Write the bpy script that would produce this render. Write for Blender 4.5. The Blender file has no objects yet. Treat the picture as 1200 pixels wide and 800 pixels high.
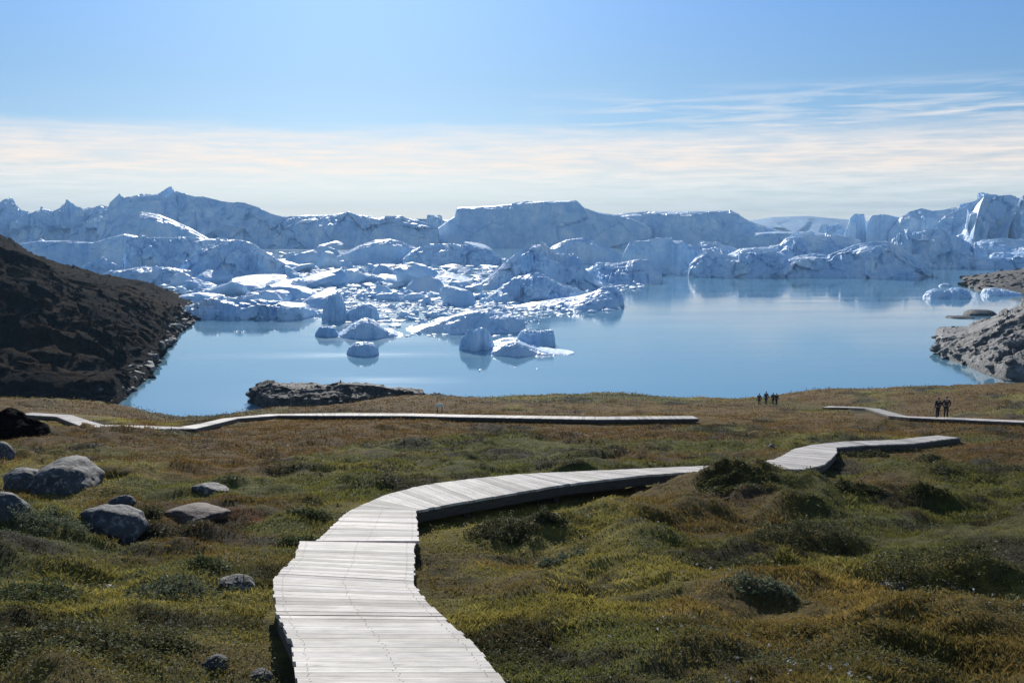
import bpy, bmesh, math, random
import numpy as np
from mathutils import Vector, Matrix

C = bpy.context.scene
COL = C.collection
rad = math.radians
rng = np.random.default_rng(7)
random.seed(7)

# ------------------------------------------------------------------ camera, sky, sun, exposure
CAM_Z = 40.0
FPX = 1178.0
PITCH = math.atan(135.0 / FPX)
cam_data = bpy.data.cameras.new("camera")
cam = bpy.data.objects.new("camera", cam_data)
COL.objects.link(cam)
cam_data.sensor_width = 36.0
cam_data.lens = FPX / 1200.0 * 36.0
cam_data.clip_start = 0.1
cam_data.clip_end = 120000
cam.location = (0, 0, CAM_Z)
cam.rotation_euler = (math.pi / 2 - PITCH, 0, 0)
C.camera = cam

SUN_EL, SUN_AZ = rad(24.0), rad(-9.0)          # azimuth from +Y, negative to the left
sun_dir = Vector((math.sin(SUN_AZ) * math.cos(SUN_EL), math.cos(SUN_AZ) * math.cos(SUN_EL), math.sin(SUN_EL)))
sd = bpy.data.lights.new("sun", 'SUN')
sd.energy = 4.2
sd.angle = rad(0.5)
sd.color = (1.0, 0.955, 0.88)
so = bpy.data.objects.new("sun", sd)
COL.objects.link(so)
so.rotation_euler = sun_dir.to_track_quat('Z', 'Y').to_euler()
so.location = (0, 0, 200)

C.view_settings.view_transform = 'Standard'
C.view_settings.look = 'None'
C.view_settings.gamma = 1.0
C.view_settings.use_curve_mapping = False
C.view_settings.exposure = 0.3
C.cycles.use_denoising = True
C.cycles.max_bounces = 6
C.cycles.diffuse_bounces = 3
C.cycles.glossy_bounces = 3
C.cycles.transmission_bounces = 4
C.cycles.volume_bounces = 0
C.cycles.sample_clamp_indirect = 6.0


class NT:
    """small helper around a node tree"""
    def __init__(s, tree):
        s.t = tree
        tree.nodes.clear()

    def n(s, typ, **kw):
        nd = s.t.nodes.new(typ)
        for k, v in kw.items():
            if k.startswith('i_'):
                key = k[2:]
                key = int(key) if key.isdigit() else key.replace('__', ' ')
                nd.inputs[key].default_value = v
            else:
                setattr(nd, k, v)
        return nd

    def l(s, a, b):
        s.t.links.new(a, b)

    def math(s, op, a, b=None, c=None, clamp=False):
        nd = s.t.nodes.new('ShaderNodeMath')
        nd.operation = op
        nd.use_clamp = clamp
        for i, v in enumerate((a, b, c)):
            if v is None:
                continue
            if isinstance(v, (int, float)):
                nd.inputs[i].default_value = v
            else:
                s.l(v, nd.inputs[i])
        return nd.outputs[0]

    def ramp(s, fac, stops, interp='LINEAR'):
        nd = s.t.nodes.new('ShaderNodeValToRGB')
        nd.color_ramp.interpolation = interp
        els = nd.color_ramp.elements
        while len(els) < len(stops):
            els.new(0.5)
        for e, (p, c) in zip(els, stops):
            e.position = p
            e.color = (*c, 1) if not isinstance(c, (int, float)) else (c, c, c, 1)
        s.l(fac, nd.inputs[0])
        return nd.outputs[0]

    def mix(s, fac, a, b, blend='MIX'):
        nd = s.t.nodes.new('ShaderNodeMix')
        nd.data_type = 'RGBA'
        nd.blend_type = blend
        for i, v in ((0, fac), (6, a), (7, b)):
            if isinstance(v, (int, float)):
                nd.inputs[i].default_value = v
            elif isinstance(v, tuple):
                nd.inputs[i].default_value = (*v, 1)
            else:
                s.l(v, nd.inputs[i])
        return nd.outputs[2]

    def noise(s, vec, scale, detail=4, rough=0.55, dist=0.0):
        nd = s.t.nodes.new('ShaderNodeTexNoise')
        nd.inputs['Scale'].default_value = scale
        nd.inputs['Detail'].default_value = detail
        nd.inputs['Roughness'].default_value = rough
        nd.inputs['Distortion'].default_value = dist
        if vec is not None:
            s.l(vec, nd.inputs['Vector'])
        return nd.outputs[0]

    def mapping(s, vec, scale=(1, 1, 1), loc=(0, 0, 0), rot=(0, 0, 0)):
        nd = s.t.nodes.new('ShaderNodeMapping')
        nd.inputs['Scale'].default_value = scale
        nd.inputs['Location'].default_value = loc
        nd.inputs['Rotation'].default_value = rot
        s.l(vec, nd.inputs['Vector'])
        return nd.outputs[0]


world = bpy.data.worlds.new("World")
C.world = world
world.use_nodes = True
w = NT(world.node_tree)
SKY_STRENGTH = 0.1
sky = w.n('ShaderNodeTexSky')
sky.sky_type = 'NISHITA'
sky.sun_disc = False
sky.sun_elevation = SUN_EL
sky.sun_rotation = SUN_AZ
sky.altitude = 0
sky.air_density = 1.0
sky.dust_density = 0.3
sky.ozone_density = 2.0
tc = w.n('ShaderNodeTexCoord')
sep = w.n('ShaderNodeSeparateXYZ')
w.l(tc.outputs['Generated'], sep.inputs[0])
el = w.math('ARCSINE', sep.outputs[2])                      # elevation, radians
az = w.math('ARCTAN2', sep.outputs[0], sep.outputs[1])      # azimuth from +Y
cmb = w.n('ShaderNodeCombineXYZ')
w.l(az, cmb.inputs[0]); w.l(el, cmb.inputs[1])
v = cmb.outputs[0]
# the clear sky deepens away from the white horizon
tint = w.ramp(w.math('MULTIPLY', el, 1 / 0.6, clamp=True), [(0.0, (0.42, 0.53, 0.78)), (0.12, (0.36, 0.49, 0.70)), (0.233, (0.355, 0.50, 0.69)), (0.34, (0.375, 0.55, 0.80)), (1.0, (0.62, 0.8, 1.0))])
front = w.ramp(sep.outputs[1], [(0.0, 0.0), (0.6, 1.0)])
clear = w.mix(front, sky.outputs[0], w.mix(1.0, sky.outputs[0], tint, 'MULTIPLY'))
# veil of stratus low over the ice, with wispy edges
wob = w.noise(w.mapping(v, (3, 30, 1)), 2.0, 6, 0.6)
n2 = w.noise(w.mapping(v, (5, 60, 1), (3, 1, 0)), 3.0, 6, 0.62)
e2 = w.math('ADD', el, w.math('MULTIPLY', w.math('SUBTRACT', wob, 0.5), 0.03))
band = w.ramp(w.math('MULTIPLY', e2, 1 / 0.2, clamp=True), [(0.0, 0.55), (0.15, 0.60), (0.26, 0.80), (0.37, 0.82), (0.43, 0.62), (0.50, 0.0)])
strk = w.ramp(n2, [(0.32, 0.42), (0.62, 1.0)])
band = w.math('MULTIPLY', band, strk)
# cirrus streaks above the band, mostly to the right
cir = w.noise(w.mapping(v, (4, 55, 1), (0.3, 2.2, 0), (0, 0, rad(2))), 2.2, 5, 0.55, 0.5)
cirw = w.ramp(w.math('MULTIPLY', el, 1 / 0.25, clamp=True), [(0.27, 0.0), (0.35, 1.0), (0.45, 0.9), (0.55, 0.0)])
cirz = w.ramp(w.math('MULTIPLY_ADD', az, 1.0, 0.5, clamp=True), [(0.50, 0.05), (0.62, 0.85), (0.9, 1.0)])
cirm = w.math('MULTIPLY', w.math('MULTIPLY', w.ramp(cir, [(0.43, 0.0), (0.70, 0.85)]), cirw), cirz)
cm = w.math('MAXIMUM', band, cirm, clamp=True)
cloudcol = w.ramp(w.math('MULTIPLY', el, 1 / 0.2, clamp=True), [(0.0, (10.6, 11.0, 10.8)), (0.16, (9.8, 9.7, 9.2)), (0.30, (10.2, 8.5, 7.1)), (0.6, (7.4, 7.5, 7.6))])
skycol = w.mix(cm, clear, cloudcol)
bg = w.n('ShaderNodeBackground')
bg.inputs['Strength'].default_value = SKY_STRENGTH
w.l(skycol, bg.inputs['Color'])
out = w.n('ShaderNodeOutputWorld')
w.l(bg.outputs[0], out.inputs['Surface'])

# ------------------------------------------------------------------ pixel <-> world
CA, SA = math.cos(PITCH), math.sin(PITCH)


def ray(px, py):
    X = (np.asarray(px, float) - 600) / FPX
    Y = -(np.asarray(py, float) - 400) / FPX
    return X, Y * SA + CA, Y * CA - SA


def at_dist(px, py, d):
    X, dy, dz = ray(px, py)
    t = d / dy
    return X * t, d + 0 * t, CAM_Z + dz * t


def at_plane(px, py, c, s=0.0):
    X, dy, dz = ray(px, py)
    t = -c / (dz + s * dy)
    return np.array([X * t, dy * t, CAM_Z + dz * t])


def sea_dist(py):
    X, dy, dz = ray(600, py)
    return float(-CAM_Z / dz * dy)


def u_of(x, y, z):
    """pixel column of a world point"""
    depth = y * CA - (z - CAM_Z) * SA
    return 600 + FPX * x / depth


# ------------------------------------------------------------------ numpy noise
def _hash(ix, iy, iz, seed):
    h = (ix * 374761393 + iy * 668265263 + iz * 2147483647 + seed * 1274126177) & 0xFFFFFFFF
    h = ((h ^ (h >> 13)) * 1274126177) & 0xFFFFFFFF
    h = h ^ (h >> 16)
    return (h & 0xFFFFFF) / float(0xFFFFFF)


def vnoise(x, y, z=None, seed=0):
    x = np.asarray(x, float); y = np.asarray(y, float)
    z = np.zeros_like(x) if z is None else np.asarray(z, float) + 0 * x
    xi, yi, zi = np.floor(x).astype(np.int64), np.floor(y).astype(np.int64), np.floor(z).astype(np.int64)
    fx, fy, fz = x - xi, y - yi, z - zi
    fx = fx * fx * fx * (fx * (fx * 6 - 15) + 10)
    fy = fy * fy * fy * (fy * (fy * 6 - 15) + 10)
    fz = fz * fz * fz * (fz * (fz * 6 - 15) + 10)
    r = 0
    for a in (0, 1):
        for b in (0, 1):
            for c in (0, 1):
                wgt = (fx if a else 1 - fx) * (fy if b else 1 - fy) * (fz if c else 1 - fz)
                r = r + wgt * _hash(xi + a, yi + b, zi + c, seed)
    return r * 2 - 1


def fbm(x, y, z=None, octv=4, seed=0, gain=0.5, ridged=False):
    a, tot, r, f = 1.0, 0.0, 0.0, 1.0
    for o in range(octv):
        n = vnoise(np.asarray(x) * f, np.asarray(y) * f, None if z is None else np.asarray(z) * f, seed + o * 17)
        if ridged:
            n = 1 - 2 * np.abs(n)
        r = r + a * n
        tot += a
        a *= gain
        f *= 2.03
    return r / tot


def cells(x, y, seed=0):
    """value of the nearest jittered cell centre plus its tilt plane: gives tilted blocks"""
    x = np.asarray(x, float); y = np.asarray(y, float)
    xi, yi = np.floor(x).astype(np.int64), np.floor(y).astype(np.int64)
    best = np.full(x.shape, 1e9); val = np.zeros(x.shape)
    z0 = np.zeros_like(xi)
    for a in (-1, 0, 1):
        for b in (-1, 0, 1):
            cx, cy = xi + a, yi + b
            px = cx + _hash(cx, cy, z0, seed); py = cy + _hash(cx, cy, z0 + 1, seed)
            d = (px - x) ** 2 + (py - y) ** 2
            h = _hash(cx, cy, z0 + 2, seed) * 2 - 1
            tx = _hash(cx, cy, z0 + 3, seed) * 2 - 1
            ty = _hash(cx, cy, z0 + 4, seed) * 2 - 1
            vv = h + (x - px) * tx * 0.9 + (y - py) * ty * 0.9
            m = d < best
            best = np.where(m, d, best); val = np.where(m, vv, val)
    return val


def sstep(a, b, x):
    t = np.clip((np.asarray(x, float) - a) / (b - a), 0, 1)
    return t * t * (3 - 2 * t)


# ------------------------------------------------------------------ mesh helpers
def mesh_np(name, V, F, mat=None, smooth=False, col=None, uv=None):
    """V (n,3), F (m,k) equal-sized polygons"""
    V = np.asarray(V, np.float32); F = np.asarray(F, np.int32)
    me = bpy.data.meshes.new(name)
    me.vertices.add(len(V)); me.vertices.foreach_set('co', V.ravel())
    k = F.shape[1]
    me.loops.add(F.size); me.loops.foreach_set('vertex_index', F.ravel())
    me.polygons.add(len(F))
    me.polygons.foreach_set('loop_start', np.arange(0, F.size, k, dtype=np.int32))
    me.polygons.foreach_set('loop_total', np.full(len(F), k, np.int32))
    me.polygons.foreach_set('use_smooth', np.full(len(F), bool(smooth)))
    me.update(calc_edges=True)
    if col is not None:
        ca = me.color_attributes.new('tone', 'FLOAT_COLOR', 'POINT')
        c4 = np.ones((len(V), 4), np.float32); c4[:, :3] = col
        ca.data.foreach_set('color', c4.ravel())
    if uv is not None:
        ul = me.uv_layers.new(name='UVMap')
        ul.data.foreach_set('uv', np.asarray(uv, np.float32)[F.ravel()].ravel())
    if mat:
        me.materials.append(mat)
    return me


def link(name, me, parent=None, loc=None):
    o = bpy.data.objects.new(name, me)
    COL.objects.link(o)
    if parent:
        o.parent = parent
    if loc is not None:
        o.location = loc
    return o


def tag(o, label=None, cat=None, group=None, kind=None):
    if label: o['label'] = label
    if cat: o['category'] = cat
    if group: o['group'] = group
    if kind: o['kind'] = kind
    return o


def recentre(me, loc):
    me.transform(Matrix.Translation(-Vector(loc)))
    me.update()


def grid_faces(nu, nv):
    i = np.arange(nu - 1)[:, None] * nv + np.arange(nv - 1)[None, :]
    return np.stack([i, i + nv, i + nv + 1, i + 1], -1).reshape(-1, 4)


# ------------------------------------------------------------------ materials
def new_mat(name):
    m = bpy.data.materials.new(name)
    m.use_nodes = True
    t = NT(m.node_tree)
    b = t.n('ShaderNodeBsdfPrincipled')
    o = t.n('ShaderNodeOutputMaterial')
    t.l(b.outputs[0], o.inputs['Surface'])
    return m, t, b, o


def bump(t, b, h, strength, dist):
    bn = t.n('ShaderNodeBump')
    bn.inputs['Strength'].default_value = strength
    bn.inputs['Distance'].default_value = dist
    t.l(h, bn.inputs['Height'])
    t.l(bn.outputs[0], b.inputs['Normal'])


def geo_pos(t):
    return t.n('ShaderNodeNewGeometry').outputs['Position']


# ice
M_ice, t, b, o = new_mat('glacier_ice')
p = geo_pos(t)
n1 = t.noise(p, 0.035, 6, 0.6)
n2 = t.noise(t.mapping(p, (1, 1, 3.5)), 0.12, 5, 0.65)
c1 = t.ramp(n1, [(0.33, (0.36, 0.58, 0.84)), (0.5, (0.54, 0.73, 0.93)), (0.66, (0.78, 0.87, 0.96))])
c2 = t.mix(t.ramp(n2, [(0.30, 0.28), (0.55, 0.0)]), c1, (0.36, 0.55, 0.76))
t.l(c2, b.inputs['Base Color'])
b.inputs['Roughness'].default_value = 0.55
b.inputs['Specular IOR Level'].default_value = 0.3
bump(t, b, t.noise(p, 0.25, 5, 0.55), 0.3, 2.0)

# rock, dark and heath covered
M_hill, t, b, o = new_mat('hill_rock')
p = geo_pos(t)
n1 = t.noise(p, 0.055, 7, 0.62)
n2 = t.noise(t.mapping(p, (1, 1, 2)), 0.35, 5, 0.65)
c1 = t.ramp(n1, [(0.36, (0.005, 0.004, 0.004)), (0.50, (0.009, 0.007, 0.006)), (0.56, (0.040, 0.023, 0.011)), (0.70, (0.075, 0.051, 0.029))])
c2 = t.mix(t.ramp(n2, [(0.60, 0.0), (0.72, 0.4)]), c1, (0.10, 0.09, 0.085))
sx_ = t.n('ShaderNodeSeparateXYZ'); t.l(p, sx_.inputs[0])
zz = t.math('ADD', sx_.outputs[2], t.math('MULTIPLY', t.math('SUBTRACT', t.noise(p, 0.12, 4, 0.6), 0.5), 14.0))
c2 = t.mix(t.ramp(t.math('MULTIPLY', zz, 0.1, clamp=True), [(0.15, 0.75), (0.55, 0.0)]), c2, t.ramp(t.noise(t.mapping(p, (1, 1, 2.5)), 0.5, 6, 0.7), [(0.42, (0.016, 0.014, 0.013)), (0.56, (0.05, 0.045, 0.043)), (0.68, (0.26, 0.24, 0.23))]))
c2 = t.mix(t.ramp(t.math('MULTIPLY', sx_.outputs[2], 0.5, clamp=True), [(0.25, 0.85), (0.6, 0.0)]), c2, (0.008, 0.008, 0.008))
t.l(c2, b.inputs['Base Color'])
b.inputs['Roughness'].default_value = 0.95
b.inputs['Specular IOR Level'].default_value = 0.02
bump(t, b, t.math('ADD', t.noise(p, 0.35, 8, 0.75), t.noise(p, 1.4, 6, 0.7)), 1.0, 2.6)

M_head, t, b, o = new_mat('headland_rock')
p = geo_pos(t)
n1 = t.noise(p, 0.28, 8, 0.7)
n2 = t.noise(t.mapping(p, (1, 1, 2)), 0.6, 6, 0.7)
c1 = t.ramp(n1, [(0.38, (0.045, 0.040, 0.037)), (0.50, (0.13, 0.122, 0.116)), (0.66, (0.27, 0.255, 0.245))])
c2 = t.mix(t.ramp(n2, [(0.54, 0.0), (0.66, 0.7)]), c1, (0.06, 0.06, 0.04))
sx_ = t.n('ShaderNodeSeparateXYZ'); t.l(p, sx_.inputs[0])
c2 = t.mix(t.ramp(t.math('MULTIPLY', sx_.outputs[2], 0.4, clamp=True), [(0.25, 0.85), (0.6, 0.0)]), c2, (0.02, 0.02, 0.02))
t.l(c2, b.inputs['Base Color'])
b.inputs['Roughness'].default_value = 0.7
bump(t, b, t.noise(p, 0.7, 6, 0.7), 0.9, 1.0)

M_point, t, b, o = new_mat('point_rock')
p = geo_pos(t)
n1 = t.noise(p, 0.35, 7, 0.65)
n2 = t.noise(t.mapping(p, (1, 1, 2)), 0.9, 6, 0.7)
c1 = t.ramp(n1, [(0.36, (0.018, 0.015, 0.013)), (0.50, (0.045, 0.034, 0.026)), (0.66, (0.12, 0.10, 0.09))])
t.l(t.mix(t.ramp(n2, [(0.56, 0.0), (0.68, 0.6)]), c1, (0.22, 0.20, 0.19)), b.inputs['Base Color'])
b.inputs['Roughness'].default_value = 0.8
bump(t, b, t.noise(p, 2.0, 7, 0.72), 0.9, 0.5)

M_boulder, t, b, o = new_mat('lichen_boulder')
p = t.n('ShaderNodeTexCoord').outputs['Object']
n1 = t.noise(p, 2.2, 8, 0.68)
n2 = t.noise(p, 9.0, 6, 0.7)
c1 = t.ramp(n1, [(0.38, (0.018, 0.018, 0.022)), (0.52, (0.042, 0.042, 0.046)), (0.66, (0.085, 0.084, 0.082))])
c2 = t.mix(t.ramp(n2, [(0.54, 0.0), (0.62, 0.75)]), c1, (0.26, 0.26, 0.245))
t.l(c2, b.inputs['Base Color'])
b.inputs['Roughness'].default_value = 0.75
bump(t, b, t.noise(p, 7, 8, 0.7), 0.8, 0.06)

M_redrock, t, b, o = new_mat('rusty_slab_rock')
p = t.n('ShaderNodeTexCoord').outputs['Object']
n1 = t.noise(t.mapping(p, (1, 1, 4)), 3.5, 8, 0.68)
t.l(t.ramp(n1, [(0.38, (0.03, 0.018, 0.014)), (0.55, (0.09, 0.052, 0.036)), (0.68, (0.22, 0.16, 0.12))]), b.inputs['Base Color'])
b.inputs['Roughness'].default_value = 0.8
bump(t, b, t.noise(p, 8, 8, 0.7), 0.8, 0.05)

# sea
M_sea, t, b, o = new_mat('sea_water')
p = geo_pos(t)
b.inputs['Base Color'].default_value = (0.16, 0.335, 0.44, 1)
t.l(t.ramp(t.noise(t.mapping(p, (0.006, 0.03, 1)), 1.0, 5, 0.6), [(0.40, 0.05), (0.62, 0.12)]), b.inputs['Roughness'])
b.inputs['IOR'].default_value = 1.46
h = t.math('ADD', t.math('MULTIPLY', t.noise(t.mapping(p, (0.5, 1, 1)), 0.5, 3, 0.5), 0.12), t.noise(t.mapping(p, (0.35, 1, 1)), 0.03, 3, 0.5))
bump(t, b, h, 0.06, 1.0)


# tundra ground and plants: the tone attribute holds the plants' own colours
def tone_mat(name, rough=0.8, transl=0.0, noise_amt=0.0):
    m, t, b, o = new_mat(name)
    at = t.n('ShaderNodeVertexColor')
    at.layer_name = 'tone'
    colr = at.outputs['Color']
    if noise_amt:
        p = geo_pos(t)
        nz = t.noise(p, 3.0, 8, 0.75)
        nz2 = t.noise(t.mapping(p, (0.6, 1, 1)), 0.5, 6, 0.7)
        colr = t.mix(1.0, colr, t.ramp(nz, [(0.3, 1 - noise_amt), (0.7, 1 + noise_amt)]), 'MULTIPLY')
        colr = t.mix(t.ramp(nz2, [(0.46, 0.0), (0.66, 0.55)]), colr, (0.035, 0.024, 0.013))
        bump(t, b, t.math('ADD', t.noise(p, 9.0, 8, 0.75), t.noise(p, 1.6, 5, 0.7)), 1.0, 0.16)
    t.l(colr, b.inputs['Base Color'])
    b.inputs['Roughness'].default_value = rough
    b.inputs['Specular IOR Level'].default_value = 0.12
    if transl:
        tr = t.n('ShaderNodeBsdfTranslucent')
        t.l(colr, tr.inputs['Color'])
        mx = t.n('ShaderNodeMixShader')
        mx.inputs[0].default_value = transl
        t.l(b.outputs[0], mx.inputs[1]); t.l(tr.outputs[0], mx.inputs[2])
        t.l(mx.outputs[0], o.inputs['Surface'])
    return m


M_ground = tone_mat('tundra', 0.95, 0.0, 0.45)
M_plant = tone_mat('tundra_plants', 0.6, 0.42)

# boardwalk wood
M_wood, t, b, o = new_mat('weathered_planks')
uvn = t.n('ShaderNodeUVMap').outputs[0]
at = t.n('ShaderNodeVertexColor'); at.layer_name = 'tone'
g = t.noise(t.mapping(uvn, (1.2, 60, 1)), 1.0, 6, 0.7)
g2 = t.noise(t.mapping(uvn, (3, 9, 1)), 1.3, 5, 0.7)
cw = t.mix(1.0, at.outputs['Color'], t.ramp(g, [(0.30, 0.45), (0.62, 1.12)]), 'MULTIPLY')
cw = t.mix(1.0, cw, t.ramp(g2, [(0.3, 0.72), (0.6, 1.05)]), 'MULTIPLY')
cw = t.mix(1.0, cw, t.ramp(t.noise(geo_pos(t), 1.3, 5, 0.65), [(0.32, 0.74), (0.62, 1.06)]), 'MULTIPLY')
vk = t.n('ShaderNodeTexVoronoi'); vk.inputs['Scale'].default_value = 1.0
t.l(t.mapping(uvn, (2.2, 7.0, 1)), vk.inputs['Vector'])
cw = t.mix(t.ramp(vk.outputs['Distance'], [(0.05, 0.6), (0.13, 0.0)]), cw, (0.13, 0.10, 0.08))
t.l(cw, b.inputs['Base Color'])
b.inputs['Roughness'].default_value = 0.72
b.inputs['Specular IOR Level'].default_value = 0.19
bump(t, b, g, 0.35, 0.006)

M_beam, t, b, o = new_mat('dark_timber')
p = t.n('ShaderNodeTexCoord').outputs['Object']
t.l(t.ramp(t.noise(t.mapping(p, (4, 4, 30)), 1.0, 5, 0.6), [(0.3, (0.035, 0.030, 0.025)), (0.7, (0.09, 0.078, 0.065))]), b.inputs['Base Color'])
b.inputs['Roughness'].default_value = 0.85


def plain(name, c, rough=0.8):
    m, t, b, o = new_mat(name)
    p = t.n('ShaderNodeTexCoord').outputs['Object']
    t.l(t.mix(t.noise(p, 14, 4, 0.6), tuple(x * 0.75 for x in c), tuple(min(1, x * 1.25) for x in c)), b.inputs['Base Color'])
    b.inputs['Roughness'].default_value = rough
    return m


# ------------------------------------------------------------------ boardwalk lines (needed by the ground)
DECK_C, DECK_S = 2.1, 0.16
stA = [((360, 900), (674, 900)), ((348.6, 800), (592.5, 800)), ((343, 755), (556, 755)), ((323, 714), (512, 716)), ((321, 694), (496, 699)), ((321.6, 676), (485.4, 685)),
       ((345, 654), (485.4, 660)), ((352, 633.5), (485.6, 636))]
stA2 = [((371, 633.4), (490, 633.5)), ((394.5, 611), (489, 614)), ((409, 598), (487, 598))]
near_st = []
NEARSEC = []                                    # list of station lists (L, R)
NEARSEC.append([(at_plane(*L, DECK_C, DECK_S), at_plane(*R, DECK_C, DECK_S)) for L, R in stA])
secB = [(at_plane(*L, DECK_C, DECK_S), at_plane(*R, DECK_C, DECK_S)) for L, R in stA2]
for L, R, dr in [((450, 580), (497, 596), 4.74), ((496, 568), (545, 587), 4.80), ((550, 561), (598, 578), 4.87), ((610, 555), (662, 567), 4.95), ((700, 551), (752, 556.5), 5.12),
                 ((770, 547.8), (822, 552), 5.27), ((828, 545.5), (884, 549.5), 5.42)]:
    secB.append((at_plane(*L, dr), at_plane(*R, dr)))
NEARSEC.append(secB)


def stations_from_centres(pts, width):
    P = np.array(pts, float)
    # resample a little
    out = []
    for i in range(len(P)):
        a = P[max(0, i - 1)]; c = P[min(len(P) - 1, i + 1)]
        dv = c[:2] - a[:2]; dv /= np.linalg.norm(dv)
        nrm = np.array([-dv[1], dv[0]])
        L = P[i].copy(); L[:2] += nrm * width / 2
        R = P[i].copy(); R[:2] -= nrm * width / 2
        out.append((L, R))
    return out


endL, endR = secB[-1]
ec = (endL + endR) / 2
pts = [tuple(ec)]
for a_, b_, c_ in [(912, 545.5, 2.05), (936, 541, 2.1), (946, 535, 2.1), (955, 528, 2.1), (966, 522.3, 2.1), (1000, 519.2, 2.1), (1060, 517.2, 2.1), (1088, 513.6, 2.1), (1112, 511.2, 2.1)]:
    pts.append(tuple(at_plane(a_, b_, c_, DECK_S)))
lx_, ly_, lz_ = pts[-1]
pts += [(lx_ + 1.2, ly_ + 2.5, lz_ - 0.75), (lx_ + 4.0, ly_ + 6.5, lz_ - 2.2)]
secC = stations_from_centres(pts, 1.35)
for k_ in range(5, len(secC)):
    Lq, Rq = secC[k_]; mq = (Lq + Rq) / 2
    secC[k_] = (mq + (Lq - mq) * 0.6, mq + (Rq - mq) * 0.6)
secC[0] = secB[-1]
NEARSEC.append(secC)

MIDC = [(968, 476.4, 2.5), (1000, 477.0, 2.5), (1022, 478.4, 2.5), (1036, 482.5, 2.5), (1052, 487.0, 2.5), (1075, 488.6, 2.5), (1104, 489.6, 2.5), (1150, 491.5, 2.5), (1200, 493.6, 2.5), (1275, 497, 2.5)]
mid_pts = [at_plane(a, b_, c_, DECK_S) for a, b_, c_ in MIDC]
FARC = [(30, 484.3), (75, 487), (92, 493), (110, 499), (150, 500.3), (220, 501), (245, 496), (270, 490), (320, 485.8), (400, 485.3), (480, 485.6), (540, 487), (600, 488), (700, 489.6), (815, 488.6)]
far_pts = [at_plane(a, b_, 2.1, DECK_S) for a, b_ in FARC]
midsec = stations_from_centres(mid_pts, 1.5)
farsec = stations_from_centres(far_pts, 1.0)

# dense centre line samples for shaping the ground
bw = []
for sec in NEARSEC + [midsec, farsec]:
    for (L0, R0), (L1, R1) in zip(sec[:-1], sec[1:]):
        nseg = max(2, int(np.linalg.norm((L1 + R1 - L0 - R0) / 2) / 0.5))
        for k in range(nseg):
            f = k / nseg
            L = L0 * (1 - f) + L1 * f; R = R0 * (1 - f) + R1 * f
            bw.append(((L + R) / 2 + np.array([0, 0, 0.13 if (32 < L[1] < 50) else (0.06 if L[1] >= 50 else 0.0)]), np.linalg.norm((L - R)[:2]) / 2))
BW = np.array([np.r_[c, h] for c, h in bw])

# ------------------------------------------------------------------ ground shape
# control points: pixel column, pixel row, distance -> height offset from the base plane
G_C, G_S = 2.42, 0.16
ctrl = []


def cp(px, py, d, add=0.0):
    x, y, z = at_dist(px, py, d)
    ctrl.append((px, d, float(z) + add - (CAM_Z - G_C - G_S * d)))


def cz(px, d, dz):
    ctrl.append((px, d, dz))


for px in (-100, 200, 450, 700, 950, 1250):
    for d in (6, 14, 30):
        cz(px, d, 0.0)
for P in mid_pts[::2]:
    ctrl.append((float(u_of(*P)), float(P[1]), float(P[2]) - 0.32 - (CAM_Z - G_C - G_S * P[1])))
for P in far_pts[::2]:
    ctrl.append((float(u_of(*P)), float(P[1]), float(P[2]) - 0.3 - (CAM_Z - G_C - G_S * P[1])))
# skyline against the water
for px, py, d in [(-60, 466, 170), (20, 469, 170), (75, 471, 165), (120, 474, 150), (150, 480, 130), (180, 489, 110), (205, 497, 100), (225, 499, 100), (245, 496, 100), (270, 487, 120), (310, 482.5, 150), (400, 478, 180), (480, 464, 195),
                  (520, 467, 212), (560, 468, 214), (620, 465, 205), (680, 463.5, 200), (740, 462, 200), (765, 467.5, 210), (820, 468.5, 215), (900, 468, 205), (940, 460, 200), (980, 457.5, 200), (1050, 456, 200), (1120, 452, 205), (1200, 450.5, 205), (1300, 448, 205)]:
    cp(px, py, d)
for px, d, dz in [(205, 200, -7), (225, 200, -7), (180, 205, -7), (240, 190, -7), (250, 205, -6), (130, 210, -3), (205, 150, -4), (230, 150, -4)]:
    cz(px, d, dz)
# rising ground on the right middle, dips
for px, py, d in [(1150, 512, 50), (1200, 505, 55), (1120, 470, 130), (1200, 470, 130), (600, 500, 62), (700, 500, 62)]:
    cp(px, py, d)
CT = np.array(ctrl)


def _k(u1, d1, u2, d2):
    du = (u1 - u2) / 70.0
    dd = (np.log(d1) - np.log(d2)) / 0.22
    return np.exp(-0.5 * np.sqrt(du * du + dd * dd + 0.05))


Kmat = _k(CT[:, None, 0], CT[:, None, 1], CT[None, :, 0], CT[None, :, 1]) + np.eye(len(CT)) * 0.02
WT = np.linalg.solve(Kmat, CT[:, 2])

# hand-placed hummocks: pixel x, pixel y of top, distance, half-width m, half-depth m, height m
mounds = []
for px, py, d, rw, rd_, hh in [(862, 556, 19.7, 1.5, 1.3, 0.78), (945, 600, 15.0, 1.1, 0.7, 0.22), (1105, 655, 11.6, 1.1, 0.55, 0.24), (760, 640, 12.5, 0.9, 0.5, 0.12), (60, 590, 16.0, 1.6, 1.5, 0.2),
                               (20, 620, 13.0, 1.3, 0.9, 0.25), (90, 720, 8.6, 1.1, 0.6, 0.22), (585, 600, 15.6, 0.8, 0.7, 0.16), (1010, 560, 19, 1.3, 0.8, 0.3), (990, 575, 22, 1.5, 0.8, 0.25),
                               (1130, 560, 24, 1.8, 1.0, 0.35), (700, 590, 17, 0.9, 0.7, 0.15), (250, 640, 12.0, 0.8, 0.5, 0.12), (170, 515, 43, 4, 2, 0.2), (60, 520, 42, 3, 2, 0.5)]:
    x = (px - 600) / FPX * d * 1.03
    mounds.append((x, d, rw, rd_, hh))


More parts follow.
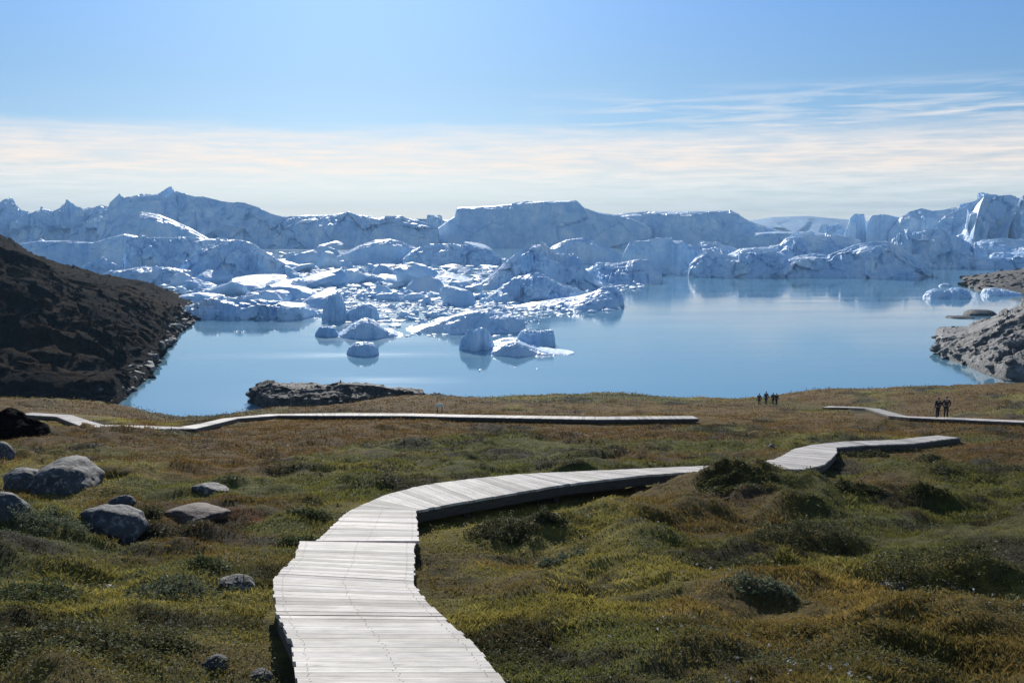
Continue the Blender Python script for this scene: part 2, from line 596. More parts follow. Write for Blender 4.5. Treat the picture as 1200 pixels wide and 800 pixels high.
def base_h(x, y):
    """large shape of the land"""
    d = np.maximum(y, 2.0)
    z0 = CAM_Z - G_C - G_S * y
    u = u_of(x, np.maximum(y, 1.0), z0)
    u = np.clip(u, -250, 1450)
    z = z0.copy() if hasattr(z0, 'copy') else z0
    K = 0
    for i in range(len(CT)):
        K = K + WT[i] * _k(u, d, CT[i, 0], CT[i, 1])
    z = z + K
    ys = np.interp(u, [-250, 100, 150, 190, 225, 250, 300, 480, 560, 740, 900, 1000, 1200, 1450], [205, 205, 185, 150, 140, 150, 185, 215, 222, 218, 222, 215, 222, 230])
    over = np.maximum(0, y - ys)
    z = z - 0.05 * over - 0.006 * over ** 2
    return np.maximum(z, -6)


def ground_h(x, y):
    x = np.asarray(x, float); y = np.asarray(y, float)
    z = base_h(x, y)
    d = np.hypot(x, y)
    # distance to the boardwalks
    near = np.full(x.shape, 1e9); zb = np.zeros(x.shape)
    flat = x.ravel(); flaty = y.ravel(); nr = near.ravel(); zr = zb.ravel()
    for c0 in range(0, len(flat), 40000):
        sl = slice(c0, c0 + 40000)
        dx = flat[sl, None] - BW[None, :, 0]; dy = flaty[sl, None] - BW[None, :, 1]
        dd = np.sqrt(dx * dx + dy * dy) - BW[None, :, 3]
        k = dd.argmin(1)
        nr[sl] = dd[np.arange(len(k)), k]; zr[sl] = BW[k, 2]
    near = nr.reshape(x.shape); zb = zr.reshape(x.shape)
    far = sstep(20, 70, d)
    m = 0.15 * fbm(x / 0.8, y / 0.7, octv=3, seed=3) + 0.22 * fbm(x / 2.6, y / 2.2, octv=3, seed=5, ridged=True)
    hum = np.maximum(0, fbm(x / 1.7, y / 1.3, octv=2, seed=21) - 0.12)
    m = m + 0.45 * hum * (1 - far)
    m = m + far * (0.55 * np.maximum(0, fbm(x / 9.0, y / 6.0, octv=3, seed=9)) + 0.35 * fbm(x / 3.5, y / 2.5, octv=2, seed=12))
    farw = sstep(47, 56, d)
    edge = sstep(0.1, 1.4 + 12 * farw, near)
    z = z + m * edge
    # under and beside the deck the soil lies below the planks
    wdk = 1 - sstep(0.3, 1.8 + 5 * farw, near)
    tgt = zb - 0.36
    z = z * (1 - wdk) + tgt * wdk
    lump = 1 + 0.25 * fbm(x / 0.5, y / 0.5, octv=2, seed=31)
    for (mx, my, rw, rd_, hh) in mounds:
        q = ((x - mx) / rw) ** 2 + ((y - my) / rd_) ** 2
        z = z + hh * np.exp(-q * 0.9) * lump * sstep(0.0, 0.5, near)
    return z, near


def ground_tone(x, y):
    """albedo patches of the tundra, RGB"""
    x = np.asarray(x, float); y = np.asarray(y, float)
    d = np.hypot(x, y)
    s = 1 + d / 40.0
    a = fbm(x / (2.4 * s), y / (1.6 * s), octv=4, seed=41)
    b_ = fbm(x / (3.4 * s), y / (2.0 * s), octv=4, seed=52)
    c_ = fbm(x / (0.7 * s), y / (0.6 * s), octv=3, seed=63)
    olive = np.array([0.135, 0.130, 0.034]); yel = np.array([0.27, 0.225, 0.055]); rust = np.array([0.165, 0.090, 0.034]); dark = np.array([0.045, 0.038, 0.022]); purp = np.array([0.105, 0.066, 0.050])
    T = np.ones(x.shape + (3,)) * olive
    u = 600 + FPX * x / np.maximum(y, 1)

    def mixin(T, col, wgt):
        return T * (1 - wgt[..., None]) + col * wgt[..., None]
    T = mixin(T, yel, sstep(0.0, 0.45, b_))
    rustw = sstep(-0.05, 0.40, a + 0.45 * sstep(24, 50, d) * (1 - sstep(130, 190, d)) + 0.25 * sstep(130, 200, d))
    T = mixin(T, rust, (0.55 + 0.25 * sstep(15, 30, d)) * rustw)
    T = mixin(T, purp, 0.6 * sstep(0.15, 0.5, -b_) * sstep(0.0, 0.3, c_))
    # rust coloured sedge left of the boardwalk bend
    rx = np.exp(-(((x + 4.6) / 1.5) ** 2 + ((y - 17.0) / 2.6) ** 2))
    T = mixin(T, np.array([0.20, 0.085, 0.03]), np.clip(rx * 1.1, 0, 0.9) * sstep(-0.3, 0.2, c_))
    T = mixin(T, dark, 0.9 * sstep(0.10, 0.45, c_ * 0.7 - a * 0.5))
    return T


# polar sheet about the viewpoint, denser where the picture looks
ang = np.concatenate([np.linspace(-1.35, -0.56, 60)[:-1], np.linspace(-0.56, 0.56, 620), np.linspace(0.56, 1.35, 60)[1:]])
rr = np.concatenate([np.linspace(0.6, 4, 14)[:-1], np.exp(np.linspace(math.log(4), math.log(330), 560))])
A, R_ = np.meshgrid(ang, rr, indexing='ij')
gx, gy = R_ * np.sin(A), R_ * np.cos(A)
gz, gnear = ground_h(gx, gy)
gt = ground_tone(gx, gy)
V = np.stack([gx, gy, gz], -1).reshape(-1, 3)
me = mesh_np('ground', V, grid_faces(len(ang), len(rr))[:, ::-1], M_ground, True, gt.reshape(-1, 3))
tag(link('ground', me), kind='structure')
# land behind the viewpoint
nb = 60
bx, by = np.meshgrid(np.linspace(-300, 300, nb), np.linspace(-260, 0.6, nb), indexing='ij')
bz = CAM_Z - G_C - 0.16 * by * 0.3 + 0.6 * fbm(bx / 9, by / 9, octv=3, seed=5) * sstep(2, 12, -by) - 0.10
bt = ground_tone(bx, by - 20)
tag(link('terrain', mesh_np('terrain', np.stack([bx, by, bz - 0.05], -1).reshape(-1, 3), grid_faces(nb, nb), M_ground, True, bt.reshape(-1, 3))), kind='structure')

# sea: one disc to the horizon
th = np.linspace(0, 2 * np.pi, 128, endpoint=False)
rads = [60, 200, 800, 4000, 20000, 60000]
V = [(0, 0, 0)]; 
for r in rads:
    V += [(r * math.cos(a), r * math.sin(a), 0) for a in th]
bm = bmesh.new()
vs = [bm.verts.new(v_) for v_ in V]
for i in range(128):
    bm.faces.new((vs[0], vs[1 + i], vs[1 + (i + 1) % 128]))
    for k in range(len(rads) - 1):
        a0 = 1 + k * 128
        bm.faces.new((vs[a0 + i], vs[a0 + 128 + i], vs[a0 + 128 + (i + 1) % 128], vs[a0 + (i + 1) % 128]))
me = bpy.data.meshes.new('sea'); bm.to_mesh(me); bm.free(); me.materials.append(M_sea)
tag(link('sea', me), kind='structure')


# ------------------------------------------------------------------ ridged bodies: bergs, hills, headlands
def loft(Fx, Fd, Rx, Ry, Rd, Bd, prof, nx, ny, nyb, seed, amp, lam, zbase=-1.5, block=0.0, crest_amp=0.15, flute=0.0, terr=None, fine=0.0, ter=0.0):
    """Fx,Fd: waterline columns/distances; Rx,Ry,Rd: crest pixels and distances; Bd: back waterline distance (all per station)"""
    s0 = np.linspace(0, 1, len(Fx)); s = np.linspace(0, 1, nx)
    Fx, Fd, Rx, Ry, Rd, Bd = [np.interp(s, s0, q) for q in (Fx, Fd, Rx, Ry, Rd, Bd)]
    fx, fy, _ = at_dist(Fx, 400, Fd)
    fx = (Fx - 600) / FPX * (Fd * CA + CAM_Z * SA)
    rx, ry, rz = at_dist(Rx, Ry, Rd)
    rz = np.maximum(rz, 0.2)
    bx_ = rx * Bd / Rd
    t1 = np.linspace(0, 1, ny); t2 = np.linspace(0, 1, nyb)[1:]
    X = np.concatenate([fx[:, None] * (1 - t1) + rx[:, None] * t1, rx[:, None] * (1 - t2) + bx_[:, None] * t2], 1)
    Y = np.concatenate([fy[:, None] * (1 - t1) + ry[:, None] * t1, ry[:, None] * (1 - t2) + Bd[:, None] * t2], 1)
    g = np.concatenate([np.tile(prof(t1), (nx, 1)), np.tile(1 - 0.45 * t2 ** 1.3 - 0.55 * t2 ** 5, (nx, 1))], 1)
    if terr is not None:
        g = terr(g, X, Y, np.tile(s[:, None], (1, g.shape[1])), ny)
    H = rz[:, None]
    tt = np.concatenate([t1, 1 + t2])
    wc = np.clip(np.abs(tt - 1) * 3.0, crest_amp, 1.0)[None, :] * np.clip(tt * 6, 0, 1)[None, :]
    n = fbm(X / lam, Y / lam, octv=5, seed=seed, gain=0.55) * 0.6 + 0.5 * fbm(X / lam * 0.7, Y / lam * 0.7, octv=4, seed=seed + 5, ridged=True) - 0.1
    Z = H * g + amp * H * n * wc
    if block:
        Z = Z + block * H * cells(X / lam * 0.8, Y / lam * 0.8, seed + 3) * wc
        Z = Z + block * 0.5 * H * cells(X / lam * 2.0, Y / lam * 2.0, seed + 8) * wc
    if fine:
        Z = Z + fine * H * cells(X / lam * 4.5, Y / lam * 4.5, seed + 21) * wc
        Z = Z + fine * 0.8 * H * fbm(X / lam * 4, Y / lam * 4, octv=4, seed=seed + 31, ridged=True) * np.maximum(wc, 0.08)
    if ter:
        st = np.maximum(H, 2) * (0.22 + 0.10 * vnoise(X / lam * 0.5, Y / lam * 0.5, seed=seed + 41))
        ph = vnoise(X / lam * 1.1, Y / lam * 1.1, seed=seed + 43) * 0.9
        q = Z / st + ph
        Zt = (np.floor(q) + sstep(0.25, 0.95, q - np.floor(q)) - ph) * st
        Z = Z * (1 - ter * wc) + Zt * ter * wc
    if flute:
        fl = fbm(X / lam * 1.6, Z / lam * 1.2, octv=4, seed=seed + 11)
        fl = fl + 0.5 * cells(X / lam * 1.3, Z / lam * 1.6, seed + 13) + 0.22 * cells(X / lam * 3.4, Z / lam * 4.0, seed + 14)
        Y = Y - flute * lam * fl * np.clip(1 - np.abs(tt - 0.3) * 1.3, 0, 1)[None, :]
    ends = np.minimum(1, np.minimum(s, 1 - s) * nx / 1.5)[:, None]
    Z = np.where(g <= 0.001, zbase, Z)
    Z = Z * ends + zbase * (1 - ends)
    Z[:, 0] = zbase; Z[:, -1] = zbase
    V = np.stack([X, Y, np.maximum(Z, zbase)], -1)
    return V.reshape(-1, 3), grid_faces(nx, ny + nyb - 1)[:, ::-1]


def put(name, V, F, mat, smooth=False):
    c = V.mean(0); c[2] = 0
    me = mesh_np(name, V - c, F, mat, smooth)
    bm = bmesh.new(); bm.from_mesh(me)
    bmesh.ops.recalc_face_normals(bm, faces=bm.faces)
    # open sheet: make normals look up on average
    if sum(f.normal.z * f.calc_area() for f in bm.faces) < 0:
        bmesh.ops.reverse_faces(bm, faces=bm.faces)
    bm.to_mesh(me); bm.free()
    return link(name, me, None, c)


def berg(name, label, crest, base, depth=0.6, ridge=0.4, cliff=0.7, tc=0.3, amp=0.16, block=0.10, crest_amp=0.12, lam=None, seed=1, cat='iceberg', group=None, flat=False):
    cliff = min(1.0, cliff + 0.22) if cliff > 0.3 else cliff
    smoothb = amp < 0.09 and cat == 'iceberg'
    if cat == 'growler':
        amp += 0.05; cliff = 0.8; tc = 0.35; crest_amp = 0.1; depth *= 1.4
    """crest: pixel polyline of its skyline; base: pixel row of its front waterline; depth relative to its width"""
    cx = np.array([c[0] for c in crest], float); cy = np.array([c[1] for c in crest], float)
    d0 = sea_dist(base)
    wid = (cx[-1] - cx[0]) / FPX * d0
    dep = depth * wid
    nx = int(np.clip((cx[-1] - cx[0]) * 1.1, 34, 260))
    ny, nyb = int(np.clip(nx * 0.4, 20, 80)), int(np.clip(nx * 0.18, 6, 26))
    s = np.linspace(0, 1, nx)
    px = np.interp(s, np.linspace(0, 1, 400), np.interp(np.linspace(0, 1, 400), np.linspace(0, 1, 400), np.linspace(cx[0], cx[-1], 400)))
    py = np.interp(px, cx, cy)
    env = np.sqrt(np.clip(1 - np.abs(2 * s - 1) ** 3.0, 0, 1))
    lamv = lam or max(wid * 0.16, 2.0)
    on = fbm(s * wid / lamv / 1.3, 0 * s + seed * 3.7, octv=4, seed=seed)
    Fd = d0 + dep * ridge * (0.9 * (1 - env)) + dep * ridge * 0.6 * on * env + dep * ridge * 0.12
    Rd = np.full(nx, d0 + dep * ridge) + dep * 0.08 * fbm(s * 5, 0 * s + seed, octv=3, seed=seed + 2)
    Rd = np.maximum(Rd, Fd + dep * 0.02)
    Bd = Rd + dep * (1 - ridge) * np.maximum(env, 0.05)

    def prof(t):
        a = cliff * sstep(0, tc, t)
        return a + (1 - cliff) * np.clip((t - tc * 0.6) / (1 - tc * 0.6), 0, 1) ** 0.9
    amp, block = amp * 0.55, block * 1.35
    lamv = lamv * 1.25
    V, F = loft(px, Fd, px, py, Rd, Bd, prof, nx, ny, nyb, seed, amp, lamv, block=block, crest_amp=crest_amp, flute=0.12 if smoothb else (0.18 if cat == 'growler' else 0.38), fine=0.01 if smoothb else 0.035, ter=0.15 if smoothb or cat == 'growler' else 0.6)
    o = put(name, V, F, M_ice, False)
    return tag(o, label, cat, group)


# ---- back row of great bergs
berg('iceberg', 'small rounded blue peak at the far left end of the ice skyline', [(-60, 250), (-30, 243), (0, 236), (8, 233), (17, 237), (22, 246), (40, 253), (60, 262)], 288, seed=11, cliff=0.5)
berg('iceberg', 'low bumpy blue ridge of ice behind the dark hill, left of the highest berg', [(10, 262), (30, 252), (50, 247), (62, 249), (80, 243), (98, 247), (118, 241), (138, 246), (160, 252), (175, 262)], 289, seed=12, cliff=0.35, tc=0.4, amp=0.25, block=0.16)
berg('iceberg', 'highest mountain-like berg with snowy ledges, left half of the skyline', [(112, 262), (130, 246), (140, 238), (160, 234), (188, 233), (197, 229), (206, 225), (218, 225), (232, 229), (258, 235), (288, 238), (304, 244), (318, 250), (340, 256), (362, 262)], 291, seed=13, cliff=0.3, tc=0.25, amp=0.22, block=0.15, depth=0.5)
berg('iceberg', 'smooth dome of blue ice with a bright snow strip, below the highest berg', [(118, 282), (133, 262), (150, 251), (165, 248), (185, 251), (205, 259), (225, 268), (246, 280)], 297, seed=14, cliff=0.55, amp=0.07, block=0.03)
berg('iceberg', 'long hazy berg with a small summit knob, between the two highest bergs', [(300, 268), (318, 257), (340, 253), (365, 252), (385, 252), (398, 250), (408, 247), (420, 252), (445, 255), (470, 254), (490, 258), (515, 266)], 291, seed=15, cliff=0.5, tc=0.3, amp=0.12, block=0.07)
berg('iceberg', 'low distant ice shelf just left of the big flat-topped berg', [(440, 262), (455, 256), (490, 257), (530, 257), (556, 263)], 284, seed=16, cliff=0.7)
berg('iceberg', 'big tabular berg with a steep left cliff and a slightly tilted flat top', [(498, 276), (515, 266), (526, 258), (533, 253), (535.5, 243), (580, 241), (612, 238), (645, 236), (674, 235), (678, 238), (684, 244), (702, 249), (725, 252), (745, 258), (765, 268)], 290, seed=17, cliff=0.72, tc=0.4, amp=0.04, block=0.02, crest_amp=0.10, depth=0.45, ridge=0.5)
berg('iceberg', 'long flat-topped berg right of the big tabular one, sloping off at its right end', [(690, 262), (712, 252), (730, 249.5), (760, 248), (800, 248), (855, 247), (866, 252), (876, 258), (888, 263), (905, 268), (925, 273)], 289, seed=18, cliff=0.65, tc=0.4, amp=0.05, block=0.03, crest_amp=0.12, depth=0.45, ridge=0.5)
berg('iceberg', 'low smooth ice sheet in the skyline gap, before the pale far coast', [(840, 280), (870, 274), (910, 271), (950, 272), (985, 275), (1010, 282)], 290, seed=19, cliff=0.6, amp=0.05, block=0.02)
berg('iceberg', 'little jagged ice pinnacle right of the skyline gap', [(958, 274), (962, 264), (967, 262), (972, 265), (978, 264), (990, 269), (998, 275)], 287, seed=20, cliff=0.6, amp=0.1)
berg('iceberg', 'narrow upright block of ice, left of the two split blocks', [(988, 276), (993, 266), (996, 255), (1002, 253), (1012, 253), (1015, 263), (1018, 276)], 288, seed=21, cliff=0.85, tc=0.2, amp=0.05, block=0.03)
berg('iceberg', 'wider squared block of ice, right of the two split blocks', [(1014, 276), (1018, 257), (1023, 252), (1040, 253), (1052, 256), (1066, 262), (1076, 276)], 288.5, seed=22, cliff=0.8, tc=0.25, amp=0.06, block=0.03)
berg('iceberg', 'blue peak with a rounded shoulder just left of the bright mountain berg', [(1040, 274), (1055, 255), (1066, 248), (1080, 244), (1092, 247), (1106, 246), (1120, 243), (1130, 252), (1140, 268)], 289, seed=23, cliff=0.5, amp=0.08, block=0.04)


def ridge_berg():
    # bright-faced mountain berg: its left side leans to the sun
    crest = [(1086, 274), (1096, 264), (1108, 252), (1124, 243), (1138, 236), (1150, 231), (1166, 229), (1184, 228), (1200, 231), (1225, 238), (1260, 252), (1290, 270)]
    o = berg('iceberg', 'high berg at the right edge with a dazzling sunlit face on its left side', crest, 294, seed=24, cliff=0.22, tc=0.2, amp=0.22, block=0.20, depth=0.7, ridge=0.6)
    dA = sea_dist(294) - 5
    def face(Fx, Fo, R, sd):
        V, F = loft(Fx, [dA + q for q in Fo], [q[0] for q in R], [q[1] for q in R], [dA + q[2] for q in R], [dA + q[2] + 60 for q in R], lambda t: 0.03 + 0.97 * np.clip(t, 0, 1), 70, 40, 10, sd, 0.05, 14.0, crest_amp=0.3, flute=0.05, fine=0.01)
        me = mesh_np('face', V - np.array(o.location), F, M_ice, False)
        bm = bmesh.new(); bm.from_mesh(o.data); bm.from_mesh(me); bmesh.ops.recalc_face_normals(bm, faces=bm.faces)
        bm.to_mesh(o.data); bm.free()
    face([1140, 1122, 1104, 1092], [0, 40, 90, 140], [(1142, 266, 6), (1149, 240, 50), (1153, 231, 105), (1152, 230, 160)], 241)
    face([1180, 1166, 1156, 1150], [10, 40, 70, 100], [(1182, 262, 14), (1190, 250, 45), (1194, 243, 80), (1192, 241, 110)], 242)
    return o


ridge_berg()
# ---- middle row, right
berg('iceberg', 'tall square-shouldered blue cliff of ice at the left end of the right-hand ice wall', [(727, 306), (733, 292), (738, 283), (750, 281.5), (775, 281), (800, 282), (812, 290), (828, 296), (842, 306)], 320, seed=31, cliff=0.75, tc=0.35, amp=0.07, block=0.04)
berg('iceberg', 'sunlit slab with a white top behind the square-shouldered cliff', [(795, 300), (808, 286), (822, 282.5), (842, 283), (852, 288), (872, 294), (890, 302)], 312, seed=32, cliff=0.2, tc=0.2, amp=0.1, block=0.08, depth=0.9, ridge=0.75)
berg('iceberg', 'rugged blue berg with a snowy crest in the middle of the right-hand ice wall', [(845, 302), (868, 291), (900, 289), (914, 286), (921, 279), (932, 276), (965, 276), (985, 275), (1000, 278), (1016, 290), (1030, 302)], 314, seed=33, cliff=0.45, tc=0.3, amp=0.2, block=0.12)
berg('iceberg', 'low rough front berg left in the right-hand ice wall, dark at the waterline', [(806, 312), (815, 302), (828, 295), (842, 296), (856, 299), (872, 296), (890, 297), (906, 294), (918, 299), (930, 312)], 325, seed=34, cliff=0.55, tc=0.3, amp=0.15, block=0.08)
berg('iceberg', 'long front berg with a tall blue hump, at the right end of the open lead', [(905, 318), (918, 306), (935, 299), (955, 297), (970, 299), (985, 293), (1000, 287), (1020, 283), (1040, 282), (1055, 288), (1068, 297), (1078, 306), (1090, 317)], 325.5, seed=35, cliff=0.5, tc=0.3, amp=0.13, block=0.08)
berg('iceberg', 'broken blue berg with white ledges below the bright mountain berg', [(1022, 298), (1040, 285), (1062, 276), (1085, 271), (1105, 272), (1125, 277), (1142, 287), (1160, 300)], 314, seed=36, cliff=0.35, tc=0.3, amp=0.25, block=0.18)
berg('iceberg', 'pale snow-covered slope of ice at the right edge under the bright mountain berg', [(1095, 302), (1120, 290), (1150, 281), (1175, 278), (1200, 281), (1240, 284), (1280, 300)], 312, seed=37, cliff=0.15, tc=0.2, amp=0.18, block=0.14, depth=0.8, ridge=0.8)
berg('ice_floe', 'low flat floe under the snowy slope at the right edge', [(1140, 309), (1150, 304), (1175, 302), (1200, 300), (1240, 302), (1270, 309)], 315, seed=38, cliff=0.6, cat='ice floe')
# ---- middle row, left
berg('iceberg', 'broad smooth blue wall of ice right behind the dark hill', [(0, 306), (20, 286), (45, 282), (80, 282), (110, 284), (128, 279), (146, 274), (160, 276), (182, 290), (200, 306)], 313, seed=41, cliff=0.8, tc=0.4, amp=0.04, block=0.02, crest_amp=0.1)
berg('iceberg', 'square pale-edged block of ice with a level white top, right of the smooth blue wall', [(143, 310), (147, 296), (149.5, 279.5), (180, 278), (215, 278), (250, 280), (282, 281), (300, 288), (318, 306)], 320, seed=42, cliff=0.7, tc=0.45, amp=0.12, block=0.10, crest_amp=0.1)
berg('iceberg', 'small heap of bright rubble ice in front of the smooth blue wall', [(92, 316), (103, 309), (113, 304), (124, 306), (135, 309), (148, 316)], 320, seed=43, cliff=0.3, amp=0.3, block=0.25)
berg('iceberg', 'big rounded berg with a dark hollow and a white strip down its right side', [(205, 322), (218, 304), (236, 293), (258, 286), (280, 281), (296, 284), (308, 292), (325, 303), (340, 313), (352, 322)], 330, seed=44, cliff=0.5, tc=0.4, amp=0.14, block=0.09)
berg('ice_floe', 'low blue slab of ice just beyond the tip of the dark hill', [(110, 326), (130, 318), (165, 313), (200, 314), (225, 318), (240, 327)], 332, seed=45, cliff=0.6, cat='ice floe', amp=0.1)
berg('ice_floe', 'ragged floe with a dark front edge, nearest to the tip of the dark hill', [(206, 364), (222, 357), (240, 353), (270, 353), (300, 352), (335, 353), (358, 355), (372, 366)], 374, seed=46, cliff=0.55, tc=0.12, amp=0.25, block=0.2, cat='ice floe', depth=0.4, ridge=0.7)
# ---- middle row, centre
berg('iceberg', 'rounded blue hump of ice in the middle of the field, below the summit-knob berg', [(388, 304), (402, 296), (420, 288), (440, 281), (458, 280), (474, 284), (492, 292), (506, 303)], 310, seed=51, cliff=0.55, amp=0.06, block=0.03)
berg('iceberg', 'low broad blue berg in front of the left foot of the big tabular berg', [(470, 305), (482, 294), (500, 287), (525, 285), (550, 288), (572, 294), (590, 304)], 312, seed=52, cliff=0.55, amp=0.12, block=0.08)
berg('iceberg', 'sloping blue berg in front of the right foot of the big tabular berg', [(630, 302), (648, 288), (664, 281), (684, 278), (700, 284), (716, 292), (738, 303)], 309, seed=53, cliff=0.55, amp=0.07, block=0.04)
berg('iceberg', 'sharp dark pyramid of ice with a bright left slope, in the centre of the field', [(556, 338), (572, 326), (588, 311), (602, 299), (612, 290), (616, 289), (620, 292), (626, 288), (640, 287), (646, 293), (660, 297), (672, 299), (680, 304), (686, 316), (698, 328), (712, 338)], 340, seed=54, cliff=0.4, tc=0.25, amp=0.14, block=0.10, depth=0.8)
berg('iceberg', 'sunlit white slab with a dark end wall, between the pyramid and the open lead', [(672, 330), (688, 316), (700, 307), (722, 308), (745, 304), (760, 302.5), (766, 312), (775, 318), (778, 332)], 334, seed=55, cliff=0.15, tc=0.15, amp=0.12, block=0.12, depth=0.8, ridge=0.85)
berg('ice_floe', 'long snowy slab with a dark blue end, jutting right into the open water', [(590, 362), (615, 356), (645, 351), (675, 347), (695, 342), (706, 336), (718, 335), (727, 341), (731, 350), (732, 362)], 364, seed=56, cliff=0.3, tc=0.15, amp=0.16, block=0.14, cat='ice floe', depth=0.7, ridge=0.75)
berg('iceberg', 'low whitish mound of ice at the foot of the sharp pyramid', [(570, 350), (588, 336), (605, 327), (622, 324), (648, 328), (672, 336), (695, 347), (706, 352)], 355, seed=57, cliff=0.25, tc=0.2, amp=0.2, block=0.18)
# ---- growlers at the front
berg('growler', 'upright blue lump with a steep left side, in the left group by the open water', [(376, 374), (379, 362), (383, 352), (391, 345), (399, 347), (404, 356), (409, 374)], 376, seed=61, cliff=0.7, amp=0.06, cat='growler', depth=0.8)
berg('growler', 'dark rounded lump right beside the upright lump', [(402, 374), (410, 363), (420, 357), (434, 356), (441, 360), (446, 374)], 376, seed=62, cliff=0.65, amp=0.07, cat='growler', depth=0.8)
berg('growler', 'blue cone-shaped lump with flat white skirts in front of the rounded lump', [(392, 395), (402, 389), (414, 380), (424, 375), (431, 373), (441, 378), (450, 385), (462, 389), (474, 396)], 397, seed=63, cliff=0.45, tc=0.4, amp=0.06, cat='growler', depth=0.8)
berg('growler', 'small ragged floe at the left of the cone-shaped lump', [(368, 392), (374, 384), (384, 382), (392, 385), (398, 392)], 395, seed=64, cliff=0.5, amp=0.25, cat='growler', depth=1.0)
berg('growler', 'single egg-shaped lump floating nearest on the left', [(405, 414), (409, 406), (417, 401), (428, 400), (438, 402), (443, 407), (445, 414)], 417, seed=65, cliff=0.75, amp=0.05, block=0.02, cat='growler', depth=0.9)
berg('growler', 'long low slab rising to the right, between the cone-shaped lump and the nearest cluster', [(474, 390), (492, 383), (512, 376), (532, 370), (552, 365), (572, 361), (588, 366), (602, 370), (614, 371), (617, 388)], 391, seed=66, cliff=0.6, tc=0.3, amp=0.1, cat='growler', depth=0.6)
berg('growler', 'rounded lump at the left of the nearest cluster', [(537, 408), (540, 396), (547, 389), (556, 386), (565, 384), (573, 390), (578, 400), (581, 408)], 411, seed=67, cliff=0.65, amp=0.07, cat='growler', depth=0.8)
berg('growler', 'low dark lump with a thin tail pointing right, nearest of all', [(570, 416), (578, 408), (592, 402), (604, 400), (616, 404), (630, 409), (650, 412), (664, 413.5), (674, 416)], 418, seed=68, cliff=0.6, amp=0.08, cat='growler', depth=0.6)
berg('growler', 'square-cornered block at the right of the nearest cluster', [(602, 404), (608, 392), (613, 387), (630, 387), (648, 386.5), (650, 394), (652, 405)], 407, seed=69, cliff=0.7, amp=0.06, cat='growler', depth=0.9)
berg('ice_floe', 'flat white floe in the middle of the nearest cluster', [(560, 408), (572, 402), (590, 396), (606, 395), (622, 400), (634, 408)], 411, seed=70, cliff=0.15, tc=0.1, amp=0.08, cat='ice floe', depth=0.9, ridge=0.85)
berg('growler', 'blue two-humped lump alone by the right-hand rocks', [(1080, 349), (1086, 342), (1095, 338.5), (1106, 341), (1116, 338), (1128, 338), (1136, 342), (1140, 349)], 350.5, seed=71, cliff=0.65, amp=0.05, cat='growler', depth=0.8)
berg('growler', 'tiny dark sliver behind the two-humped lump', [(1099, 335), (1104, 332.5), (1112, 332), (1118, 335)], 335.8, seed=72, cliff=0.6, amp=0.05, cat='growler', depth=0.8)
berg('growler', 'pale snowy lump against the far right-hand point', [(1148, 345), (1153, 338), (1165, 337), (1180, 340), (1196, 343), (1206, 347)], 347, seed=73, cliff=0.3, amp=0.15, cat='growler', depth=0.8)

# ---- drift ice: convex faceted chunks, copied
def convex_chunk(seed, flat=0.55, nplanes=16, sub=3, rough=0.04):
    r = np.random.default_rng(seed)
    bm = bmesh.new()
    bmesh.ops.create_icosphere(bm, subdivisions=sub, radius=1.0)
    N = r.normal(size=(nplanes, 3)); N /= np.linalg.norm(N, axis=1)[:, None]
    D = r.uniform(0.55, 1.0, nplanes)
    for v_ in bm.verts:
        q = np.array(v_.co)
        den = N @ q
        with np.errstate(divide='ignore'):
            rr_ = np.where(den > 0.05, D / np.maximum(den, 0.05), 9)
        k = min(1.15, rr_.min())
        k *= 1 + rough * float(fbm(q[0] * 3 + seed, q[1] * 3, q[2] * 3, octv=3, seed=seed))
        v_.co = Vector(q * k)
        v_.co.z *= flat
    me = bpy.data.meshes.new('ice_chunk')
    bm.to_mesh(me); bm.free()
    return me


protos = []
for k in range(12):
    me = convex_chunk(100 + k, flat=[0.9, 0.7, 0.55, 1.0][k % 4], nplanes=[10, 14, 20][k % 3])
    me.materials.append(M_ice)
    protos.append(me)


def in_poly(px, py, poly):
    c = False
    for (x0, y0), (x1, y1) in zip(poly, poly[1:] + poly[:1]):
        if (y0 > py) != (y1 > py) and px < (x1 - x0) * (py - y0) / (y1 - y0) + x0:
            c = not c
    return c


def scatter_chunks(poly, count, smin, smax, label, group, seed):
    r = random.Random(seed)
    x0, x1 = min(p_[0] for p_ in poly), max(p_[0] for p_ in poly)
    y0, y1 = min(p_[1] for p_ in poly), max(p_[1] for p_ in poly)
    n = 0
    first = None
    while n < count:
        px, py = r.uniform(x0, x1), r.uniform(y0, y1)
        if not in_poly(px, py, poly):
            continue
        d = sea_dist(py)
        size = smin * (smax / smin) ** (r.random() ** 1.8) / 2
        sw = size / FPX * d
        if first is None:
            first = bpy.data.objects.new('ice_chunk', protos[0])
            tag(first, label, 'ice chunk', group)
            o = first
        else:
            o = first.copy()
            o.data = protos[r.randrange(len(protos))]
        COL.objects.link(o)
        x = (px - 600) / FPX * (d * CA + CAM_Z * SA)
        hgt = sw * (r.uniform(0.45, 1.05) if r.random() < 0.84 else r.uniform(0.28, 0.5))
        o.scale = (sw, sw * r.uniform(0.7, 1.8), hgt)
        o.rotation_euler = (r.uniform(-0.35, 0.35), r.uniform(-0.3, 0.3), r.uniform(0, 6.28))
        o.location = (x, d + sw, hgt * r.uniform(-0.15, 0.25))
        n += 1


